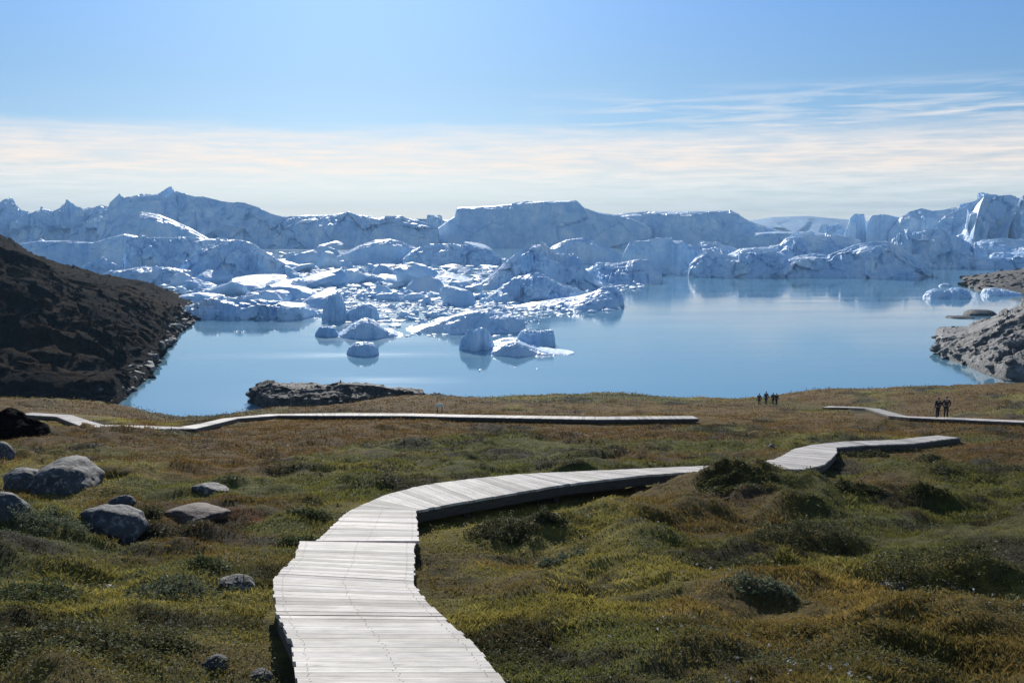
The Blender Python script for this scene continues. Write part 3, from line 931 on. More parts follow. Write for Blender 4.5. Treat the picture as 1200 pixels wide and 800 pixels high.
zone_mid = [(196, 342), (240, 366), (372, 368), (400, 352), (440, 350), (480, 378), (560, 362), (640, 356), (700, 352), (715, 338), (680, 322), (560, 304), (430, 300), (330, 308), (196, 326)]
scatter_chunks(zone_mid, 205, 10, 62, 'rough chunk of drift ice packed between the bergs in the middle of the field', 'drift ice packed between the bergs', 3)
zone_back = [(0, 282), (0, 300), (140, 312), (330, 312), (560, 306), (700, 304), (700, 292), (400, 290)]
scatter_chunks(zone_back, 60, 12, 46, 'hazy chunk of ice wedged in front of the far bergs', 'far ice chunks before the skyline bergs', 4)
zone_right = [(700, 318), (720, 334), (775, 333), (830, 325), (1080, 326), (1085, 320), (820, 318), (780, 312)]
scatter_chunks(zone_right, 34, 6, 22, 'small piece of ice at the foot of the right-hand ice wall', 'ice pieces along the right-hand ice wall', 5)
# brash too fine to count
r = random.Random(9)
bmv, bmf, nv = [], [], 0
zone_br = [(190, 345), (240, 370), (372, 374), (400, 398), (478, 396), (560, 392), (622, 408), (640, 372), (735, 362), (700, 352), (760, 336), (700, 318), (560, 302), (330, 306), (190, 326)]
base = protos[3]
bv = np.array([v_.co for v_ in base.vertices]); bf = np.array([list(p_.vertices) for p_ in base.polygons])
ico = bmesh.new(); bmesh.ops.create_icosphere(ico, subdivisions=1, radius=1.0)
bv = np.array([v_.co for v_ in ico.verts]); bf = np.array([[v_.index for v_ in f.verts] for f in ico.faces]); ico.free()
for k in range(9000):
    px, py = r.uniform(190, 760), r.uniform(302, 408)
    if not in_poly(px, py, zone_br) or (py > 372 and r.random() < 0.7):
        continue
    d = sea_dist(py)
    sw = 2.2 * (11.0 / 2.2) ** (r.random() ** 1.5) / FPX * d / 2
    jit = np.array([[r.uniform(0.6, 1.2)] for _ in range(len(bv))])
    q = bv * jit * np.array([sw * r.uniform(0.8, 1.6), sw * r.uniform(0.8, 2.2), sw * r.uniform(0.25, 0.9)])
    a = r.uniform(0, 6.28)
    q = q @ np.array([[math.cos(a), -math.sin(a), 0], [math.sin(a), math.cos(a), 0], [0, 0, 1]])
    q = q + np.array([(px - 600) / FPX * (d * CA + CAM_Z * SA), d, 0.05])
    bmv.append(q); bmf.append(bf + nv); nv += len(q)
tag(link('brash_ice', mesh_np('brash_ice', np.concatenate(bmv), np.concatenate(bmf), M_ice)), 'fine white brash ice floating between the bergs', 'brash ice', kind='stuff')
for px, py, ww, lab in [(563, 433, 5, 'tiny flake of ice floating alone, left of a pair off the nearest cluster'), (630, 432, 5, 'tiny flake of ice floating alone, right of a pair off the nearest cluster')]:
    d = sea_dist(py)
    o = bpy.data.objects.new('ice_chunk', protos[2]); COL.objects.link(o)
    sw = ww / 2 / FPX * d
    o.scale = (sw, sw, sw * 0.5)
    o.location = ((px - 600) / FPX * (d * CA + CAM_Z * SA), d, 0.0)
    tag(o, lab, 'ice chunk')

# ------------------------------------------------------------------ hills and rocky shores
def shore(name, F, R, back, prof, seed, amp, lam, mat, nx=160, ny=90, nyb=26, kind='structure', label=None, cat=None, crest_amp=0.12, block=0.0, fine=0.03, ter=0.4):
    Fx = [f[0] for f in F]; Fd = [sea_dist(f[1]) if len(f) == 2 else f[2] for f in F]
    Rx = [q[0] for q in R]; Ry = [q[1] for q in R]; Rd = [q[2] for q in R]
    Bd = [q + back for q in Rd]
    V, F_ = loft(Fx, Fd, Rx, Ry, Rd, Bd, prof, nx, ny, nyb, seed, amp, lam, block=block, crest_amp=crest_amp, flute=0.3, fine=fine, ter=ter)
    o = put(name, V, F_, mat, True)
    return tag(o, label, cat, kind=kind)


# dark hill on the left: from its tip to beyond the frame
Fh = [(226, 371), (222, 380), (206, 396), (192, 410), (184, 424), (166, 446), (143, 468), (130, 479), (60, 488), (-80, 492), (-260, 496), (-500, 500)]
Rh = [(224, 366, 452), (219, 366, 452), (207, 360, 450), (192, 351, 446), (172, 341, 440), (145, 333, 432), (120, 327, 424), (76, 318, 410), (40, 304, 396), (0, 288, 382), (-120, 256, 360), (-420, 225, 330)]
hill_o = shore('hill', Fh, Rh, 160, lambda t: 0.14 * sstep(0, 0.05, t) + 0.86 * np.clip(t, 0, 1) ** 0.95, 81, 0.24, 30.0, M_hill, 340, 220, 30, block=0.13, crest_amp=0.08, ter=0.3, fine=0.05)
# right-hand headland of bare pale rock
Fr = [(1094, 409), (1097, 415), (1110, 421), (1128, 427), (1150, 437), (1175, 446), (1205, 450), (1280, 458), (1400, 470)]
Rr = [(1096, 403, 322), (1104, 397, 323), (1116, 394, 322), (1134, 390, 320), (1158, 380, 318), (1180, 370, 315), (1202, 360, 312), (1280, 335, 306), (1400, 320, 300)]
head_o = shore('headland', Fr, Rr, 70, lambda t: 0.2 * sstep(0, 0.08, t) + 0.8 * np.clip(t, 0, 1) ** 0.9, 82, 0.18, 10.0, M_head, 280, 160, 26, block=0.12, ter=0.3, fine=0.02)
Fr = [(1126, 334), (1135, 337), (1150, 341), (1175, 345), (1205, 347), (1280, 350), (1400, 356)]
Rr = [(1127, 331, 700), (1136, 328, 700), (1150, 325, 695), (1172, 321, 690), (1202, 316, 680), (1280, 305, 670), (1400, 300, 660)]
far_o = shore('rocky_shore', Fr, Rr, 120, lambda t: 0.25 * sstep(0, 0.1, t) + 0.75 * np.clip(t, 0, 1) ** 0.9, 83, 0.16, 16.0, M_point, 140, 60, 20, block=0.08)
# rocky point in the middle left of the shore
Fr = [(292, 468), (298, 474), (312, 480), (345, 483), (400, 483), (450, 480), (500, 474), (530, 471)]
Rr = [(294, 462, 226), (303, 453, 226), (316, 449.5, 226), (345, 453.5, 225), (385, 452.5, 224), (401, 449.5, 224), (440, 452, 223), (500, 463, 222)]
point_o = shore('rocky_point', Fr, Rr, 16, lambda t: 0.35 * sstep(0, 0.2, t) + 0.65 * np.clip(t, 0, 1) ** 0.8, 84, 0.2, 4.0, M_point, 180, 60, 18, block=0.10)
# far coast in the skyline gap, part of its haze painted by pale ice colour
Fc = [(840, 266.5, 6000), (900, 266.5, 6000), (960, 266.5, 6000), (1060, 266.5, 6000)]
Rc = [(842, 264, 6500), (905, 254.5, 6500), (945, 253, 6500), (1058, 263, 6500)]
shore('mountains', Fc, Rc, 900, lambda t: np.clip(t, 0, 1), 85, 0.03, 400.0, M_ice, 60, 24, 8, fine=0, ter=0)


def rock(name, label, px, py, wpx, hpx, mat=M_boulder, d=None, cat='boulder', seed=1, sea=False, tilt=0.0, sink=0.32, dep=0.9):
    """boulder whose foot is seen at pixel (px, py)"""
    if sea:
        d = sea_dist(py); z = 0.0
        x = (px - 600) / FPX * (d * CA + CAM_Z * SA)
    else:
        d = d or ground_hit(px, py)
        x = (px - 600) / FPX * (d * CA + (CAM_Z - float(base_h(np.array([0.0]), np.array([d]))[0])) * SA)
        z = float(ground_h(np.array([x]), np.array([d]))[0][0])
    sw = wpx / FPX * d * 0.5; sh = hpx / FPX * d
    bm = bmesh.new()
    bmesh.ops.create_icosphere(bm, subdivisions=5, radius=1.0)
    r_ = np.random.default_rng(seed)
    N = r_.normal(size=(13, 3)); N /= np.linalg.norm(N, axis=1)[:, None]; D = r_.uniform(0.72, 1.0, 13)
    Q = np.array([v_.co for v_ in bm.verts])
    den = Q @ N.T
    k = np.where(den > 0.05, D / np.maximum(den, 0.05), 9)
    k = -np.log(np.exp(-k * 16).sum(1) + math.exp(-1.08 * 16)) / 16     # soft minimum: worn edges
    Q = Q * k[:, None]
    Q = Q * (1 + 0.16 * fbm(Q[:, 0] * 1.6 + seed, Q[:, 1] * 1.6, Q[:, 2] * 1.6, octv=5, seed=seed))[:, None]
    up = Q[:, 2].max()
    Q = Q * np.array([sw, sw * dep, sh / up * 0.9])
    for v_, q in zip(bm.verts, Q):
        v_.co = Vector(q)
    me = bpy.data.meshes.new(name)
    bm.to_mesh(me); bm.free(); me.materials.append(mat)
    me.polygons.foreach_set('use_smooth', np.ones(len(me.polygons), bool))
    o = link(name, me, None, (x, d + sw * dep * 0.6, z - sh * 0.2))
    o.rotation_euler = (0, tilt, r_.uniform(-0.4, 0.4))
    return tag(o, label, cat)


def ground_hit(px, py):
    X, dy, dz = ray(px, py)
    ds = np.exp(np.linspace(math.log(5), math.log(250), 900))
    t = ds / dy
    z = CAM_Z + dz * t
    g, _ = ground_h(X * t, ds)
    idx = np.nonzero(z <= g)[0]
    return float(ds[idx[0]]) if len(idx) else 200.0


rock('boulder', 'big lichen-speckled boulder with a rounded top, left of the path', 64, 576, 104, 44, seed=3, sink=0.25)
rock('boulder', 'smooth blue-grey boulder in front of the speckled one', 120, 630, 88, 38, seed=5, sink=0.2)
rock('boulder', 'pale grey boulder cut off by the left edge', -2, 610, 66, 40, seed=7)
rock('boulder', 'small grey rock peeking out behind the smooth boulder', 140, 598, 34, 20, seed=9)
rock('boulder', 'dark rock at the left edge by the start of the far boardwalk', 12, 511, 74, 42, seed=11, mat=M_hill)
rock('boulder', 'dark rock at the left edge above the speckled boulder', -6, 537, 40, 26, seed=13)
rock('boulder', 'grey whaleback rock joined to the left foot of the speckled boulder', 24, 574, 62, 30, seed=45, sink=0.25)
rock('slab_rock', 'flat reddish slab of rock in the rust-coloured grass', 222, 610, 92, 16, mat=M_redrock, seed=15, cat='rock')
rock('boulder', 'low bluish rock beyond the reddish slab', 242, 578, 44, 12, seed=17)
rock('boulder', 'dark rounded rock halfway down the grass left of the path', 272, 692, 46, 17, seed=19)
rock('boulder', 'small pale-topped stone at the bottom left beside the path', 251, 785, 36, 18, seed=21)
rock('boulder', 'grey stone at the bottom edge closest to the path', 303, 797, 32, 12, seed=23)
for k, (px, py, ww, hh, lab) in enumerate([(262, 668, 18, 7, 'small pale stone in the grass above the dark rounded rock'),
                                           (126, 690, 14, 6, 'tiny white stone in the willow scrub'), (1050, 690, 36, 7, 'low pale stone in front of the dark right-hand shrub'), (905, 524, 9, 5, 'light stone on the slope right of the path')]):
    rock('stone', lab, px, py, ww, hh, seed=30 + k, cat='stone', mat=M_head)
rock('rock_islet', 'low dark rock awash beside the right-hand headland', 1155, 370, 46, 9, seed=41, sea=True, mat=M_head, cat='rock')
rock('rock_islet', 'thin line of rock awash left of the dark one', 1128, 373, 32, 3, seed=43, sea=True, mat=M_head, cat='rock')

# ------------------------------------------------------------------ boardwalks
def deck_mesh(secs, pitch=0.145, thick=0.045, seed=1):
    r_ = np.random.default_rng(seed)
    Vs, Fs, Cs, UV = [], [], [], []
    n = 0
    for sec in secs:
        Ls = np.array([s_[0] for s_ in sec]); Rs = np.array([s_[1] for s_ in sec])
        mid = (Ls + Rs) / 2
        seg = np.r_[0, np.cumsum(np.linalg.norm(np.diff(mid, axis=0), axis=1))]
        cnt = max(2, int(seg[-1] / pitch))
        q = np.linspace(0, seg[-1], cnt + 1)
        Li = np.stack([np.interp(q, seg, Ls[:, k]) for k in range(3)], 1)
        Ri = np.stack([np.interp(q, seg, Rs[:, k]) for k in range(3)], 1)
        for i in range(cnt):
            gap = r_.uniform(0.015, 0.05) if r_.random() > 0.05 else 0.13
            a0, a1 = gap / 2, 1 - gap / 2
            P = [Li[i] * (1 - a0) + Li[i + 1] * a0, Ri[i] * (1 - a0) + Ri[i + 1] * a0, Ri[i] * (1 - a1) + Ri[i + 1] * a1, Li[i] * (1 - a1) + Li[i + 1] * a1]
            ax = P[1] - P[0]; ax /= np.linalg.norm(ax)
            e0, e1 = r_.uniform(-0.012, 0.016), r_.uniform(-0.012, 0.016)
            P[0] = P[0] - ax * e0; P[3] = P[3] - ax * e0; P[1] = P[1] + ax * e1; P[2] = P[2] + ax * e1
            dz = r_.normal(0, 0.0012); tl = r_.normal(0, 0.0008)
            P = [p_ + np.array([0, 0, dz + (tl if k in (0, 1) else -tl)]) for k, p_ in enumerate(P)]
            lo = [p_ - np.array([0, 0, thick]) for p_ in P]
            Vs += P + lo
            Fs += [(n, n + 1, n + 2, n + 3), (n + 4, n + 7, n + 6, n + 5), (n, n + 4, n + 5, n + 1), (n + 1, n + 5, n + 6, n + 2), (n + 2, n + 6, n + 7, n + 3), (n + 3, n + 7, n + 4, n)]
            tone = np.array([0.70, 0.645, 0.59]) * (1.1 - 0.55 * r_.random() ** 1.6) * np.array([1, r_.uniform(0.97, 1.0), r_.uniform(0.93, 1.0)])
            Cs += [tone] * 8
            wl = np.linalg.norm(P[1] - P[0]); u0, v0 = r_.uniform(0, 50), r_.uniform(0, 50)
            UV += [(u0, v0), (u0 + wl, v0), (u0 + wl, v0 + pitch), (u0, v0 + pitch)] * 2
            n += 8
    return mesh_np('deck', np.array(Vs), np.array(Fs), M_wood, False, np.array(Cs), np.array(UV))


def box_bar(bm, a, b_, wdt, hgt):
    """upright-section bar from a to b, top at their z"""
    a, b_ = Vector(a), Vector(b_)
    d_ = (b_ - a); f = Vector((d_.x, d_.y, 0)).normalized(); sidev = Vector((-f.y, f.x, 0)) * wdt / 2
    upv = Vector((0, 0, -hgt))
    vs_ = [bm.verts.new(q) for q in (a + sidev, a - sidev, a - sidev + upv, a + sidev + upv, b_ + sidev, b_ - sidev, b_ - sidev + upv, b_ + sidev + upv)]
    for f_ in ((0, 1, 2, 3), (7, 6, 5, 4), (0, 4, 5, 1), (1, 5, 6, 2), (2, 6, 7, 3), (3, 7, 4, 0)):
        bm.faces.new([vs_[k] for k in f_])


def boardwalk(label, secs, seed, post_step):
    mid0 = (secs[0][0][0] + secs[0][0][1]) / 2
    root = bpy.data.objects.new('boardwalk', None)
    COL.objects.link(root)
    root.location = mid0
    tag(root, label, 'boardwalk')
    me = deck_mesh(secs, seed=seed); recentre(me, mid0)
    link('deck', me, root)
    for side in (0, 1):
        bm = bmesh.new()
        for sec in secs:
            for s0, s1 in zip(sec[:-1], sec[1:]):
                a = s0[side] * 0.965 + s0[1 - side] * 0.035; b_ = s1[side] * 0.965 + s1[1 - side] * 0.035
                a = a - np.array([0, 0, 0.051]); b_ = b_ - np.array([0, 0, 0.051])
                if np.linalg.norm(b_ - a) > 0.05:
                    box_bar(bm, a, b_, 0.06, 0.17)
        bmesh.ops.recalc_face_normals(bm, faces=bm.faces)
        me = bpy.data.meshes.new('side_beam'); bm.to_mesh(me); bm.free(); me.materials.append(M_beam)
        recentre(me, mid0)
        link('side_beam', me, root)
    if seed == 1:                                # nail heads on the near planks
        bm = bmesh.new()
        for sec in secs[:2]:
            Ls = np.array([s_[0] for s_ in sec]); Rs = np.array([s_[1] for s_ in sec]); mid = (Ls + Rs) / 2
            seg = np.r_[0, np.cumsum(np.linalg.norm(np.diff(mid, axis=0), axis=1))]
            cnt = max(2, int(seg[-1] / 0.145)); q = np.linspace(0, seg[-1], cnt + 1)
            for f in np.arange(cnt):
                for off in (0.32, 0.68):
                    qq = q[f] * (1 - off) + q[f + 1] * off
                    Lq = np.array([np.interp(qq, seg, Ls[:, k_]) for k_ in range(3)]); Rq = np.array([np.interp(qq, seg, Rs[:, k_]) for k_ in range(3)])
                    for e in (0.06, 0.5, 0.94):
                        c_ = Lq * (1 - e) + Rq * e + np.array([random.gauss(0, 0.008), random.gauss(0, 0.004), 0.0035])
                        bmesh.ops.create_circle(bm, cap_ends=True, segments=6, radius=0.006, matrix=Matrix.Translation(Vector(c_)))
        me = bpy.data.meshes.new('nail_heads'); bm.to_mesh(me); bm.free(); me.materials.append(M_beam)
        recentre(me, mid0)
        link('nail_heads', me, root)
    # posts
    k = 0.0
    for sec in secs:
        for s0, s1 in zip(sec[:-1], sec[1:]):
            ln = np.linalg.norm((s1[0] + s1[1] - s0[0] - s0[1])[:2]) / 2
            for f in np.arange(post_step - k if k else 0.3, ln, post_step):
                f = f / ln
                for side in (0, 1):
                    q0 = s0[side] * (1 - f) + s1[side] * f; q1 = s0[1 - side] * (1 - f) + s1[1 - side] * f
                    q = q0 * 0.88 + q1 * 0.12
                    bm = bmesh.new()
                    box_bar(bm, q + np.array([-0.05, 0, -0.055]), q + np.array([0.05, 0, -0.055]), 0.10, 0.75)
                    bmesh.ops.recalc_face_normals(bm, faces=bm.faces)
                    me = bpy.data.meshes.new('post'); bm.to_mesh(me); bm.free(); me.materials.append(M_beam)
                    recentre(me, mid0)
                    link('post', me, root)
            k = (ln + k) % post_step
    return root


boardwalk('wide grey plank boardwalk curving away from the viewer through the grass', NEARSEC, 1, 2.2)
boardwalk('boardwalk on the right with the two walkers on it', [midsec], 2, 6.0)
boardwalk('thin distant boardwalk running along the shore below the hill and the rocky point', [farsec], 3, 8.0)

# broken rock lying on the hill and shores, too many to count
def scree(name, label, src, count, smin, smax, mat, seed, zmin=0.0, zmax=999.0):
    q = np.random.default_rng(seed)
    me_ = src.data
    nv_ = len(me_.vertices); co = np.empty(nv_ * 3, np.float32); me_.vertices.foreach_get('co', co); co = co.reshape(-1, 3) + np.array(src.location)
    co = co[(co[:, 2] > zmin) & (co[:, 2] < zmax)]
    ctr = co[q.integers(0, len(co), count)]
    pv_ = [np.array([v_.co for v_ in p_.vertices]) for p_ in rock_protos]; pf_ = [np.array([list(f.vertices) for f in p_.polygons]) for p_ in rock_protos]
    Vs, Fs, n = [], [], 0
    for c_ in ctr:
        k = q.integers(0, len(pv_)); s_ = smin * (smax / smin) ** (q.random() ** 2)
        a = q.uniform(0, 6.28); rot = np.array([[math.cos(a), -math.sin(a), 0], [math.sin(a), math.cos(a), 0], [0, 0, 1]])
        P_ = (pv_[k] * s_ * q.uniform(0.6, 1.5, 3)) @ rot + c_ + q.normal(0, s_ * 0.6, 3) * np.array([1, 1, 0]) - np.array([0, 0, s_ * 0.35])
        Vs.append(P_); Fs.append(pf_[k] + n); n += len(P_)
    tag(link(name, mesh_np(name, np.concatenate(Vs), np.concatenate(Fs), mat)), label, 'loose rock', kind='stuff')


rock_protos = [convex_chunk(300 + k, flat=0.7, nplanes=10, sub=2, rough=0.05) for k in range(6)]
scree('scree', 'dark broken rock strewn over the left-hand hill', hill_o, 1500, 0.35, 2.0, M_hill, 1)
scree('shore_rubble', 'paler broken rock along the waterline below the dark hill', hill_o, 420, 0.5, 2.4, M_head, 6, -1.0, 3.2)
scree('scree', 'broken pale rock strewn over the right-hand headland', head_o, 520, 0.25, 1.7, M_head, 2)
scree('scree', 'dark broken rock along the far right-hand shore', far_o, 350, 0.6, 3.0, M_hill, 3)
scree('scree', 'broken rock on the rocky point in the middle of the shore', point_o, 420, 0.2, 1.1, M_point, 4)

# small white board by the far boardwalk
sx, sy, sz = at_plane(514, 484.6, 2.1, DECK_S)
sx, sy = sx, sy + 1.2
sz = float(ground_h(np.array([sx]), np.array([sy]))[0][0])
root = bpy.data.objects.new('notice_board', None); COL.objects.link(root); root.location = (sx, sy, sz)
tag(root, 'small white board standing beside the far boardwalk', 'sign')
bm = bmesh.new(); box_bar(bm, (-0.26, 0, 0.78), (0.26, 0, 0.78), 0.04, 0.30)
bmesh.ops.recalc_face_normals(bm, faces=bm.faces)
bmesh.ops.bevel(bm, geom=list(bm.edges), offset=0.01, segments=1, affect='EDGES')
me = bpy.data.meshes.new('panel'); bm.to_mesh(me); bm.free(); me.materials.append(plain('white_paint', (0.75, 0.74, 0.70), 0.5)); link('panel', me, root)
for q in (-0.18, 0.18):
    bm = bmesh.new(); box_bar(bm, (q - 0.03, 0.055, 0.75), (q + 0.03, 0.055, 0.75), 0.06, 1.1)
    bmesh.ops.recalc_face_normals(bm, faces=bm.faces)
    me = bpy.data.meshes.new('post'); bm.to_mesh(me); bm.free(); me.materials.append(M_beam); link('post', me, root)

# ------------------------------------------------------------------ people
def skin_mesh(name, verts, edges, radii, mat, sub=1):
    me = bpy.data.meshes.new(name + '_raw')
    me.from_pydata(verts, edges, [])
    o = bpy.data.objects.new(name + '_raw', me)
    COL.objects.link(o)
    md = o.modifiers.new('skin', 'SKIN')
    sv = me.skin_vertices[0].data
    for i, r_ in enumerate(radii):
        sv[i].radius = (r_, r_) if not isinstance(r_, tuple) else r_
        sv[i].use_root = (i == 0)
    ss = o.modifiers.new('sub', 'SUBSURF'); ss.levels = sub; ss.render_levels = sub
    dg = bpy.context.evaluated_depsgraph_get()
    res = bpy.data.meshes.new_from_object(o.evaluated_get(dg))
    bpy.data.objects.remove(o)
    res.name = name
    res.materials.clear(); res.materials.append(mat)
    return res


M_skin = plain('skin', (0.42, 0.27, 0.20), 0.55)
M_hair = plain('dark_hair', (0.03, 0.022, 0.018), 0.6)


def join(meshes, name, mat):
    bm = bmesh.new()
    for m in meshes:
        bm.from_mesh(m)
    me = bpy.data.meshes.new(name); bm.to_mesh(me); bm.free(); me.materials.append(mat)
    return me


def person(label, x, y, z, face, height, jacket, trousers, arm=0.0, stride=0.08, group=None):
    k = height / 1.75
    root = bpy.data.objects.new('person', None); COL.objects.link(root)
    root.location = (x, y, z); root.rotation_euler = (0, 0, face); root.scale = (k, k, k)
    tag(root, label, 'person', group)
    # local frame: faces -Y
    J = dict(pel=(0, 0.0, 0.95), wai=(0, 0.01, 1.10), che=(0, 0.02, 1.30), nek=(0, 0.01, 1.47), hb=(0, -0.005, 1.56), ht=(0, 0.0, 1.66), top=(0, 0.005, 1.715), nose=(0, -0.105, 1.61))
    V, E, R = [], [], []

    def add(p_, r_, prev=None):
        V.append(p_); R.append(r_)
        if prev is not None:
            E.append((prev, len(V) - 1))
        return len(V) - 1
    pel = add(J['pel'], (0.15, 0.11)); wai = add(J['wai'], (0.135, 0.10), pel); che = add(J['che'], (0.16, 0.11), wai)
    nek = add(J['nek'], 0.058, che); hb = add(J['hb'], (0.072, 0.085), nek); ht = add(J['ht'], (0.078, 0.092), hb); add(J['top'], 0.055, ht)
    arms = {}
    for s_ in (-1, 1):
        hip = add((s_ * 0.09, 0, 0.88), 0.088, pel); kn = add((s_ * 0.10, s_ * stride * 0.5 - 0.01, 0.49), 0.058, hip); an = add((s_ * 0.11, s_ * stride, 0.09), 0.040, kn)
        add((s_ * 0.13, s_ * stride - 0.15, 0.035), 0.036, an)
        sh = add((s_ * 0.19, 0.02, 1.40), 0.062, che); elb = add((s_ * (0.255 + arm * 0.05), 0.04, 1.13), 0.045, sh); wr = add((s_ * (0.26 - arm * 0.08), -0.05 - arm * 0.08, 0.89), 0.028, elb)
        pm = add((s_ * (0.26 - arm * 0.08), -0.065 - arm * 0.08, 0.82), (0.020, 0.036), wr)
        arms[s_] = V[pm]
    body = [skin_mesh('body', V, E, R, M_skin)]
    # nose, ears, eyes sockets kept small; fingers as own chains rooted in the palm
    body.append(skin_mesh('nose', [(0, -0.07, 1.625), (0, -0.098, 1.60), (0, -0.094, 1.585)], [(0, 1), (1, 2)], [0.010, 0.014, 0.010], M_skin))
    for s_ in (-1, 1):
        body.append(skin_mesh('ear', [(s_ * 0.078, 0.005, 1.635), (s_ * 0.088, 0.012, 1.61), (s_ * 0.078, 0.006, 1.585)], [(0, 1), (1, 2)], [0.010, 0.014, 0.009], M_skin))
        px_, py_, pz_ = arms[s_]
        for q, (off, ln) in enumerate([(-0.030, 0.072), (-0.010, 0.082), (0.010, 0.078), (0.029, 0.060)]):
            b0 = (px_, py_ + off, pz_ - 0.005)
            b1 = (px_ - s_ * 0.004, py_ + off * 1.1, pz_ - 0.03 - ln * 0.35)
            b2 = (px_ - s_ * 0.020, py_ + off * 1.1, pz_ - 0.03 - ln * 0.85)
            body.append(skin_mesh('finger', [b0, b1, b2], [(0, 1), (1, 2)], [0.010, 0.009, 0.007], M_skin))
        body.append(skin_mesh('thumb', [(px_, py_ - 0.02, pz_ + 0.025), (px_ - s_ * 0.01, py_ - 0.05, pz_ - 0.005), (px_ - s_ * 0.02, py_ - 0.055, pz_ - 0.035)], [(0, 1), (1, 2)], [0.012, 0.011, 0.009], M_skin))
    link('body', join(body, 'body', M_skin), root)
    # jacket
    V, E, R = [], [], []
    pel = add((0, 0, 0.90), (0.175, 0.135)); wai = add(J['wai'], (0.165, 0.13), pel); che = add(J['che'], (0.19, 0.14), wai); add((0, 0.012, 1.45), 0.085, che)
    for s_ in (-1, 1):
        sh = add((s_ * 0.19, 0.02, 1.40), 0.080, che); elb = add((s_ * (0.255 + arm * 0.05), 0.04, 1.13), 0.062, sh); add((s_ * (0.26 - arm * 0.08), -0.05 - arm * 0.08, 0.90), 0.045, elb)
    link('jacket', skin_mesh('jacket', V, E, R, jacket), root)
    V, E, R = [], [], []
    pel = add((0, 0, 0.95), (0.165, 0.125))
    for s_ in (-1, 1):
        hip = add((s_ * 0.09, 0, 0.87), 0.102, pel); kn = add((s_ * 0.10, s_ * stride * 0.5 - 0.01, 0.49), 0.074, hip); add((s_ * 0.11, s_ * stride, 0.10), 0.060, kn)
    link('trousers', skin_mesh('trousers', V, E, R, trousers), root)
    V, E, R = [], [], []
    a = add((0, 0.03, 1.56), 0.07); b_ = add((0, 0.02, 1.66), (0.088, 0.088), a); add((0, 0.012, 1.725), 0.066, b_)
    link('hair', skin_mesh('hair', V, E, R, M_hair), root)
    return root


def deck_z(sec, x, y):
    best = None
    for (L, R) in sec:
        pass
    M_ = np.array([(L + R) / 2 for L, R in sec])
    seg = np.linspace(0, len(M_) - 1, 2000)
    Pq = np.stack([np.interp(seg, np.arange(len(M_)), M_[:, k_]) for k_ in range(3)], 1)
    i = np.argmin((Pq[:, 0] - x) ** 2 + (Pq[:, 1] - y) ** 2)
    return Pq[i]


J_black = plain('black_jacket', (0.022, 0.020, 0.024)); J_brown = plain('dark_brown_jacket', (0.045, 0.026, 0.024)); T_dark = plain('dark_trousers', (0.018, 0.017, 0.020)); T_brown = plain('brown_trousers', (0.04, 0.028, 0.022)); J_blue = plain('navy_jacket', (0.015, 0.02, 0.04))
for px, lab, hgt, jk, tr_, fc, arm in [(1098.5, 'person in a black jacket on the boardwalk, left and slimmer of the two walkers', 1.68, J_black, T_dark, math.pi + 0.2, 0.3), (1108.3, 'person in a dark brown jacket on the boardwalk, right and broader of the two walkers', 1.76, J_brown, T_dark, math.pi - 0.3, 0.9)]:
    q = at_plane(px, 490.2, 2.5, DECK_S)
    P = deck_z(midsec, q[0], q[1])
    person(lab, q[0] * P[1] / q[1], P[1], P[2] + 0.004, fc, hgt, jk, tr_, arm, 0.06, 'two walkers on the right-hand boardwalk')
for px, py, lab, hgt, jk, fc in [(889.0, 473.4, 'person in dark clothes at the shore, leftmost of the far group', 1.66, J_brown, 2.8), (897.0, 472.3, 'tallest person of the far group at the shore, in navy', 1.86, J_blue, 3.3), (905.2, 473.6, 'person in a black jacket in the close pair of the far group, on its left', 1.66, J_black, 3.0), (909.2, 473.4, 'person in dark brown in the close pair of the far group, on its right', 1.66, J_brown, 3.5)]:
    d = 128.0
    x = (px - 600) / FPX * (d * CA + 25 * SA)
    z = float(ground_h(np.array([x]), np.array([d]))[0][0])
    person(lab, x, d, z - 0.02, fc, hgt, jk, T_dark, 0.4, 0.05, 'far group of people at the shore')

# ------------------------------------------------------------------ tundra plants
def blades(x, y, z, h, wd, lean_amt, tone, r_, nb=4, tilt_sd=0.35):
    """nb grass blades per point, each a bent strip of two triangles"""
    n = len(x)
    x, y, z, h, wd = [np.repeat(q, nb) for q in (x, y, z, h, wd)]
    tone = np.repeat(tone, nb, 0) * r_.uniform(0.65, 1.35, (n * nb, 1))
    m = n * nb
    a = r_.uniform(0, 2 * np.pi, m); la = r_.uniform(0, 2 * np.pi, m); ln = np.abs(r_.normal(0, tilt_sd, m)) * h
    h = h * r_.uniform(0.5, 1.2, m)
    ox, oy = r_.normal(0, 1, m) * wd * 4, r_.normal(0, 1, m) * wd * 4
    bx0 = x + ox; by0 = y + oy
    wx, wy = np.cos(a) * wd * 0.5, np.sin(a) * wd * 0.5
    V = np.empty((m, 4, 3), np.float32)
    V[:, 0] = np.stack([bx0 - wx, by0 - wy, z - 0.02], 1)
    V[:, 1] = np.stack([bx0 + wx, by0 + wy, z - 0.02], 1)
    mx, my = np.cos(la) * ln * 0.35, np.sin(la) * ln * 0.35
    V[:, 2] = np.stack([bx0 + wx * 0.7 + mx, by0 + wy * 0.7 + my, z + h * 0.6], 1)
    V[:, 3] = np.stack([bx0 + np.cos(la) * ln, by0 + np.sin(la) * ln, z + h], 1)
    i = np.arange(m)[:, None] * 4
    F = np.concatenate([i + np.array([[0, 1, 2]]), i + np.array([[0, 2, 3]])], 0)
    return V.reshape(-1, 3), F, np.repeat(tone, 4, 0)


